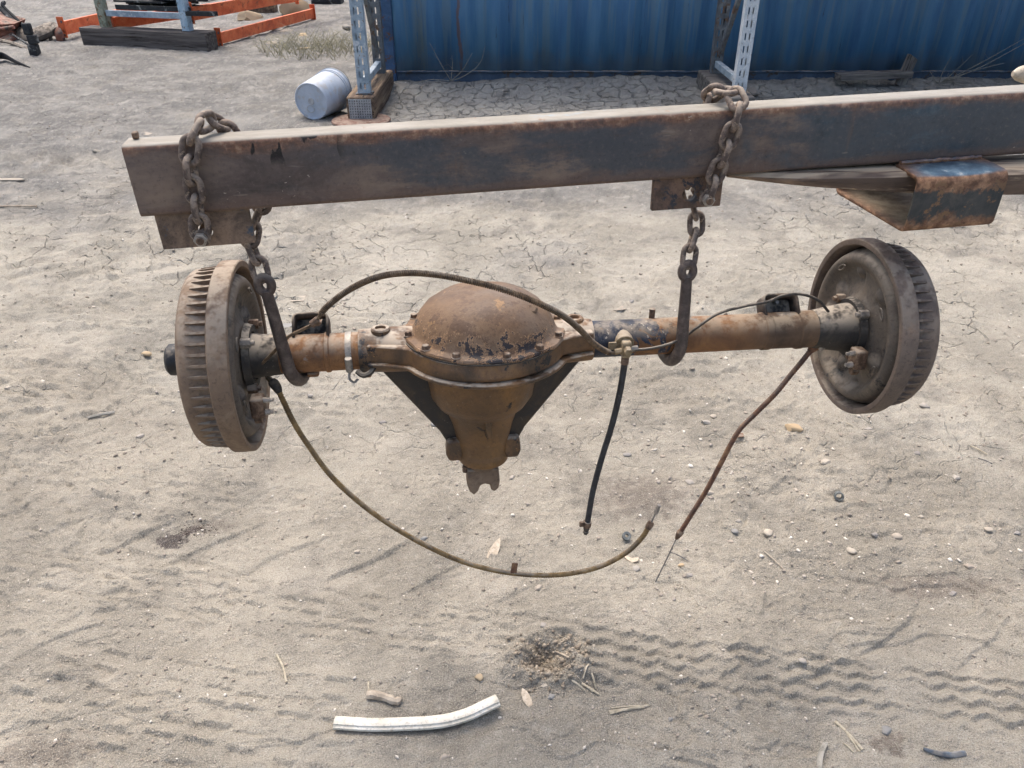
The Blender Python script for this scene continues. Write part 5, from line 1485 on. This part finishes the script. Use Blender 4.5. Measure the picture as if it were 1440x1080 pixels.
# wooden bone-like stick
M['driftwood'] = rusty('driftwood', [(.3, '8a7d6c'), (.5, 'a39684'), (.75, 'b6aa98')], 30, seed=96, dust=.5)
pts = [on_ground(516, 980, .006), on_ground(530, 981, .008), on_ground(545, 985, .008), on_ground(556, 989, .007), on_ground(565, 985, .006)]
o = MB().tube(spline(pts, 4), [.007, .0085, .009, .0095, .0092, .009, .0085, .0085, .008, .0085, .009, .0085, .007, .0085, .008, .006, .004], 8).build('wood_chunk', M['driftwood']); wobble(o.data, .003, 60, 2)
tag(o, 'stubby grey wood chunk half buried above the white conduit', 'wood')
def straw(px0, py0, px1, py1, r, label, mat='straw', bend_=0.0, group=None, name='straw'):
    a = on_ground(px0, py0, r * 1.2); b_ = on_ground(px1, py1, r * 1.4); m_ = a.lerp(b_, .5) + Vector((bend_, 0, .002)); m_.z = max(m_.z, hz(m_.x, m_.y) + r)
    o = MB().tube(spline([a, m_, b_], 5), r, 6, flat=.7).build(name, M[mat], None); return tag(o, label, 'straw', group)
straw(389, 922, 403, 961, .0028, 'long pale straw lying left of the foreground wood chunk', bend_=.004)
straw(518, 960, 519, 978, .0022, 'short straw standing up behind the wood chunk')
for i, (a_, b2, c_, d2) in enumerate([(856, 1001, 906, 996), (857, 1003, 912, 993), (860, 997, 900, 994), (858, 1005, 890, 998)]):
    straw(a_, b2, c_, d2, .0017, 'reddish straw in the flat bundle right of the white conduit', group='straw bundle right of the conduit')
for i, (a_, b2, c_, d2) in enumerate([(828, 935, 820, 955), (804, 958, 822, 972), (818, 962, 834, 974), (832, 948, 838, 970), (824, 966, 842, 978)]):
    straw(a_, b2, c_, d2, .0022, 'broken straw piece in the small heap beside the dug hole', group='straw heap beside the hole')
straw(774, 915, 800, 926, .0022, 'twig lying across the dug hole', mat='driftwood', name='twig')
for i, (a_, b2, c_, d2, r) in enumerate([(1174, 1016, 1212, 1056, .0028), (1178, 1018, 1208, 1058, .0018)]):
    straw(a_, b2, c_, d2, r, ('thicker long dry straw of the crossed pair at lower right', 'thinner long dry straw of the crossed pair at lower right')[i], group='straw pair at lower right')
straw(1186, 1046, 1200, 1059, .0016, 'short straw left of the long pair at lower right')
straw(1074, 776, 1100, 800, .0016, 'thin twig lying in the gravel right of the cable end', mat='driftwood', name='twig')
straw(1364, 628, 1388, 640, .0022, 'pale straw lying right of the right brake drum')
straw(1190, 596, 1199, 601, .0022, 'tiny pale straw under the right brake drum')
straw(300, 480, 318, 487, .002, 'small straw lying behind the left drum')
straw(1375, 645, 1395, 653, .0016, 'bent wire lying at right beyond the drum', mat='wire', name='wire_piece')
straw(940, 776, 968, 790, .0013, 'loose silver wire on the dirt under the right cable end', mat='wire', name='wire_piece')
straw(124, 590, 162, 582, .005, 'dark stick on the dirt left of the left drum', mat='deadstem', name='stick')
straw(0, 292, 52, 292, .006, 'pale curved twig at the left edge beside the beam end', mat='driftwood', name='twig', bend_=0)
# strap and hose scrap, lower right
o = MB().tube(spline([on_ground(1160, 1046, .004), on_ground(1155, 1058, .004), on_ground(1152, 1070, .004), on_ground(1151, 1090, .004)], 5), .0065, 8, flat=.35).build('strap', M['deadstem']); tag(o, 'grey flat strap end cut by the bottom edge at lower right', 'strap')
o = MB().tube(spline([on_ground(1298, 1054, .003), on_ground(1314, 1060, .004), on_ground(1335, 1064, .005), on_ground(1357, 1061, .004)], 5), [.0025, .003, .0035, .004, .0045, .005, .005, .0055, .0055, .006, .006, .006, .006, .006, .0058, .005], 8, flat=.7).build('hose_piece', rusty('bluegrey_rubber', [(.3, '4a525a'), (.7, '667079')], 30, seed=97, dust=.4)); tag(o, 'short blue grey rubber hose piece in the lower right corner', 'hose')
# leaf, card, flat pieces
def chip(px, py, outline, th, mat, label, cat, rz=0, tilt=(0, 0), name='chip'):
    p = on_ground(px, py)
    mb = MB().prism(outline, 0, th, 'XY'); o = mb.build(name, mat, None, th * .3); o.location = p + Vector((0, 0, .002)); o.rotation_euler = (tilt[0], tilt[1], rz); return tag(o, label, cat)
M['leafpale'] = rusty('dry_leaf', [(.3, 'b3a48f'), (.6, 'c4b7a3'), (.8, 'd1c6b4')], 30, seed=98, bump=.2)
lf = [(-.004, -.034), (.006, -.030), (.013, -.008), (.012, .012), (.006, .030), (.001, .040), (-.006, .024), (-.011, .0), (-.010, -.020)]
chip(694, 776, lf, .002, M['leafpale'], 'pale pointed dry leaf standing behind the looping cable', 'leaf', R(-22), (R(25), R(8)), 'leaf')
lf2 = [(-.006, -.022), (.004, -.024), (.009, -.006), (.007, .012), (.001, .022), (-.006, .012), (-.010, -.006)]
chip(740, 982, lf2, .003, M['leafpale'], 'pale wood chip right of the white conduit end', 'wood chip', R(25), (R(8), 0), 'wood_chip')
chip(886, 786, [(-.022, .012), (-.012, .010), (.004, -.002), (.022, .0), (.018, -.012), (.004, -.016), (-.006, -.008)], .003, M['leafpale'], 'beige broken flake beside the left cable end', 'flake', 0, (R(6), R(-5)), 'flake')
chip(419, 421, [(-.03, -.022), (.026, -.02), (.03, .022), (-.022, .024)], .002, M['stone_pale'], 'small white card square behind the left chain hook', 'card', .1, (R(4), 0), 'card')
chip(405, 458, [(.02 * math.cos(t), .026 * math.sin(t)) for t in np.linspace(0, 6.28, 15)[:-1]], .004, M['stone_blue'], 'round grey flat disc on the dirt beside the left hook', 'disc', 0, (R(3), 0), 'flat_disc')
chip(1040, 613, [(-.012, -.008), (.008, -.011), (.014, .004), (-.004, .010)], .004, M['cable2'], 'brown metal flake under the right tube', 'flake', .3, (R(10), 0), 'flake')
chip(15, 254, [(-.12, -.01), (.05, -.014), (.09, .0), (.05, .014), (-.12, .012)], .008, M['stone_pale'], 'pale flat strip at the left edge below the scrap', 'strip', 0, (R(3), 0), 'strip')
chip(205, 189, [(-.10, .02), (-.02, .035), (.11, -.02), (.03, -.04)], .006, M['stone_pale'], 'pale paper scrap behind the left end of the beam', 'scrap', 0, (R(4), 0), 'paper_scrap')
chip(872, 436, [(-.03, -.01), (-.012, 0), (.004, .02), (.016, .03), (.012, .006), (.03, .002), (.006, -.008)], .004, M['stone_pale'], 'white forked chip beyond the axle right of the cover', 'chip', 0, (R(3), 0))
chip(686, 676, [(-.012, -.008), (.010, -.012), (.016, .004), (.004, .012), (-.010, .008)], .004, M['stone_blue'], 'crumpled grey foil scrap beside the pinion yoke', 'foil', .5, (R(20), 0), 'foil_scrap')
# nuts and ring
def ring(px, py, r, rh, th, tilt, mat, label, name, cat):
    p = on_ground(px, py); mb = MB(); mb.lathe([(0, r), (th, r), (th, rh), (0, rh)], 20, close=True); o = mb.build(name, mat, None, .001); o.location = p + Vector((0, 0, .006)); o.rotation_euler = tilt; return tag(o, label, cat)
M['steelgrey'] = rusty('grey_steel', [(.3, '5d6160'), (.7, '7c807d')], 60, seed=99, rough=(.4, .7), metal=.3)
ring(880, 757, .0115, .0045, .010, (R(35), R(10), 0), M['steelgrey'], 'small grey steel ring on the dirt near the left cable end', 'steel_ring', 'ring')
ring(1178, 699, .0125, .008, .018, (R(60), R(-25), 0), M['steelgrey'], 'dark threaded sleeve lying on the gravel below the right drum', 'threaded_sleeve', 'nut')
# pebbles that stand out singly
PEB = [(996, 693, 11, 'pale', 'largest oval pebble beside the right parking cable', 1.3), (970, 679, 8, 'grey', 'tapered grey pebble just left of the oval pebble', 1.3),
       (984, 710, 7, 'grey', 'small grey pebble below the oval pebble by the cable', 1.2), (993, 594, 9, 'grey', 'rounded grey pebble under the right tube, left of a pair', 1.3), (1003, 586, 7, 'pale', 'pale pebble touching the rounded grey one under the right tube', 1.2),
       (1061, 630, 7, 'pale', 'pale pebble standing alone below the right tube', 1.0), (1116, 602, 15, 'tan', 'flat tan stone left below the right drum', 1.6), (894, 800, 8, 'grey', 'grey pebble just below the beige flake', 1.2),
       (969, 809, 8, 'grey', 'round grey pebble below the right cable wire', 1.2), (958, 795, 6, 'tan', 'tan pebble between the wire end and the round grey pebble', 1.4), (1034, 748, 7, 'blue', 'blue grey pebble of a trio right of the cable end', 1.3),
       (1027, 762, 7, 'pale', 'white pebble lowest of a trio right of the cable end', 1.2), (1038, 733, 6, 'grey', 'small grey pebble topmost of a trio right of the cable end', 1.2), (1080, 750, 10, 'pale', 'pale angular pebble right of the trio', 1.2),
       (502, 776, 7, 'pale', 'single whitish pebble above the looping cable at left', 1.0), (842, 757, 6, 'pale', 'pale pebble right of the black hose end', 1.0), (882, 640, 7, 'grey', 'grey pebble between the hose and the right cable', 1.3),
       (757, 827, 8, 'pale', 'pale flat pebble under the looping cable', 1.5), (596, 757, 7, 'blue', 'blue grey pebble peeking above the looping cable', 1.2), (443, 424, 6, 'pale', 'small pale stone behind the left tube', 1.3),
       (888, 424, 6, 'grey', 'oval grey pebble beyond the right tube', 1.4), (880, 428, 5, 'pale', 'small whitish pebble touching the oval one beyond the tube', 1.0), (613, 597, 9, 'blue', 'blue grey pebble left of the pinion neck', 1.3),
       (538, 594, 7, 'grey', 'grey pebble farther left of the pinion neck', 1.5), (436, 556, 6, 'grey', 'dark grey pebble right of the left drum', 1.5), (674, 953, 9, 'tan', 'tan pyramid shaped stone above the conduit bend', 1.0),
       (766, 965, 7, 'pale', 'whitish pebble right of the upper wood chip', 1.2), (775, 980, 8, 'blue', 'blue grey pebble right of the wood chip', 1.2), (764, 880, 7, 'grey', 'grey stone just above the dug hole', 1.2),
       (624, 1065, 8, 'pale', 'pale stone at the bottom edge under the conduit', 1.2), (943, 1011, 6, 'blue', 'small blue grey pebble right of the straw bundle', 1.0), (1128, 930, 8, 'grey', 'grey pebble set in the zigzag tyre print', 1.2),
       (1246, 1028, 11, 'blue', 'pale blue grey stone above the lower right corner hose', 1.1), (1002, 979, 6, 'pale', 'whitish pebble left in the lower right prints', 1.2), (1197, 775, 9, 'pale', 'pale pebble at the upper edge of the right gravel', 1.3),
       (1363, 797, 10, 'pale', 'pale pebble near the right picture edge in the gravel', 1.4), (1340, 835, 8, 'grey', 'grey pebble below the pale one near the right edge', 1.4), (1262, 755, 9, 'pale', 'pale pebble centre of the right gravel patch', 1.4),
       (1295, 727, 7, 'pale', 'white pebble above the right gravel patch', 1.1), (1160, 650, 10, 'pale', 'pale oval pebble below the right drum', 1.5), (1300, 571, 8, 'grey', 'grey pebble right under the drum fins', 1.3),
       (1220, 604, 7, 'grey', 'grey pebble straight under the right drum', 1.4), (1345, 672, 8, 'grey', 'dark pebble in the shallow rut at right', 1.3), (1290, 638, 7, 'grey', 'grey pebble in the middle of the right side dirt', 1.3),
       (1230, 752, 7, 'grey', 'grey pebble left of the pale gravel pebble', 1.2), (1430, 750, 8, 'grey', 'grey pebble cut near the right picture edge', 1.3), (1390, 745, 8, 'pale', 'pale stone left of the one at the right edge', 1.2),
       (137, 213, 7, 'pale', 'pale stone on the dirt left of the beam end', 1.5), (14, 545, 8, 'pale', 'whitish stone at the left edge level with the drum', 1.4), (207, 498, 9, 'tan', 'tan stone left of the black hub cap', 1.3),
       (196, 614, 8, 'grey', 'pale grey pebble left below the left drum', 1.3), (177, 527, 6, 'pale', 'small white pebble left of the hub cap', 1.2)]
for i, (px, py, sz, kd, lb, st) in enumerate(PEB):
    p = on_ground(px, py); dist = math.hypot(p.y, 1.4)
    r = sz / F * dist * .60
    clod('pebble', (p.x, p.y, p.z + r * .12), r, M['stone_' + kd], lb, 'pebble', 'pebbles lying on the dirt', seed=200 + i, squash=.62, stretch=st, rz=random.uniform(-.6, .6), flat=(i % 3 != 1))
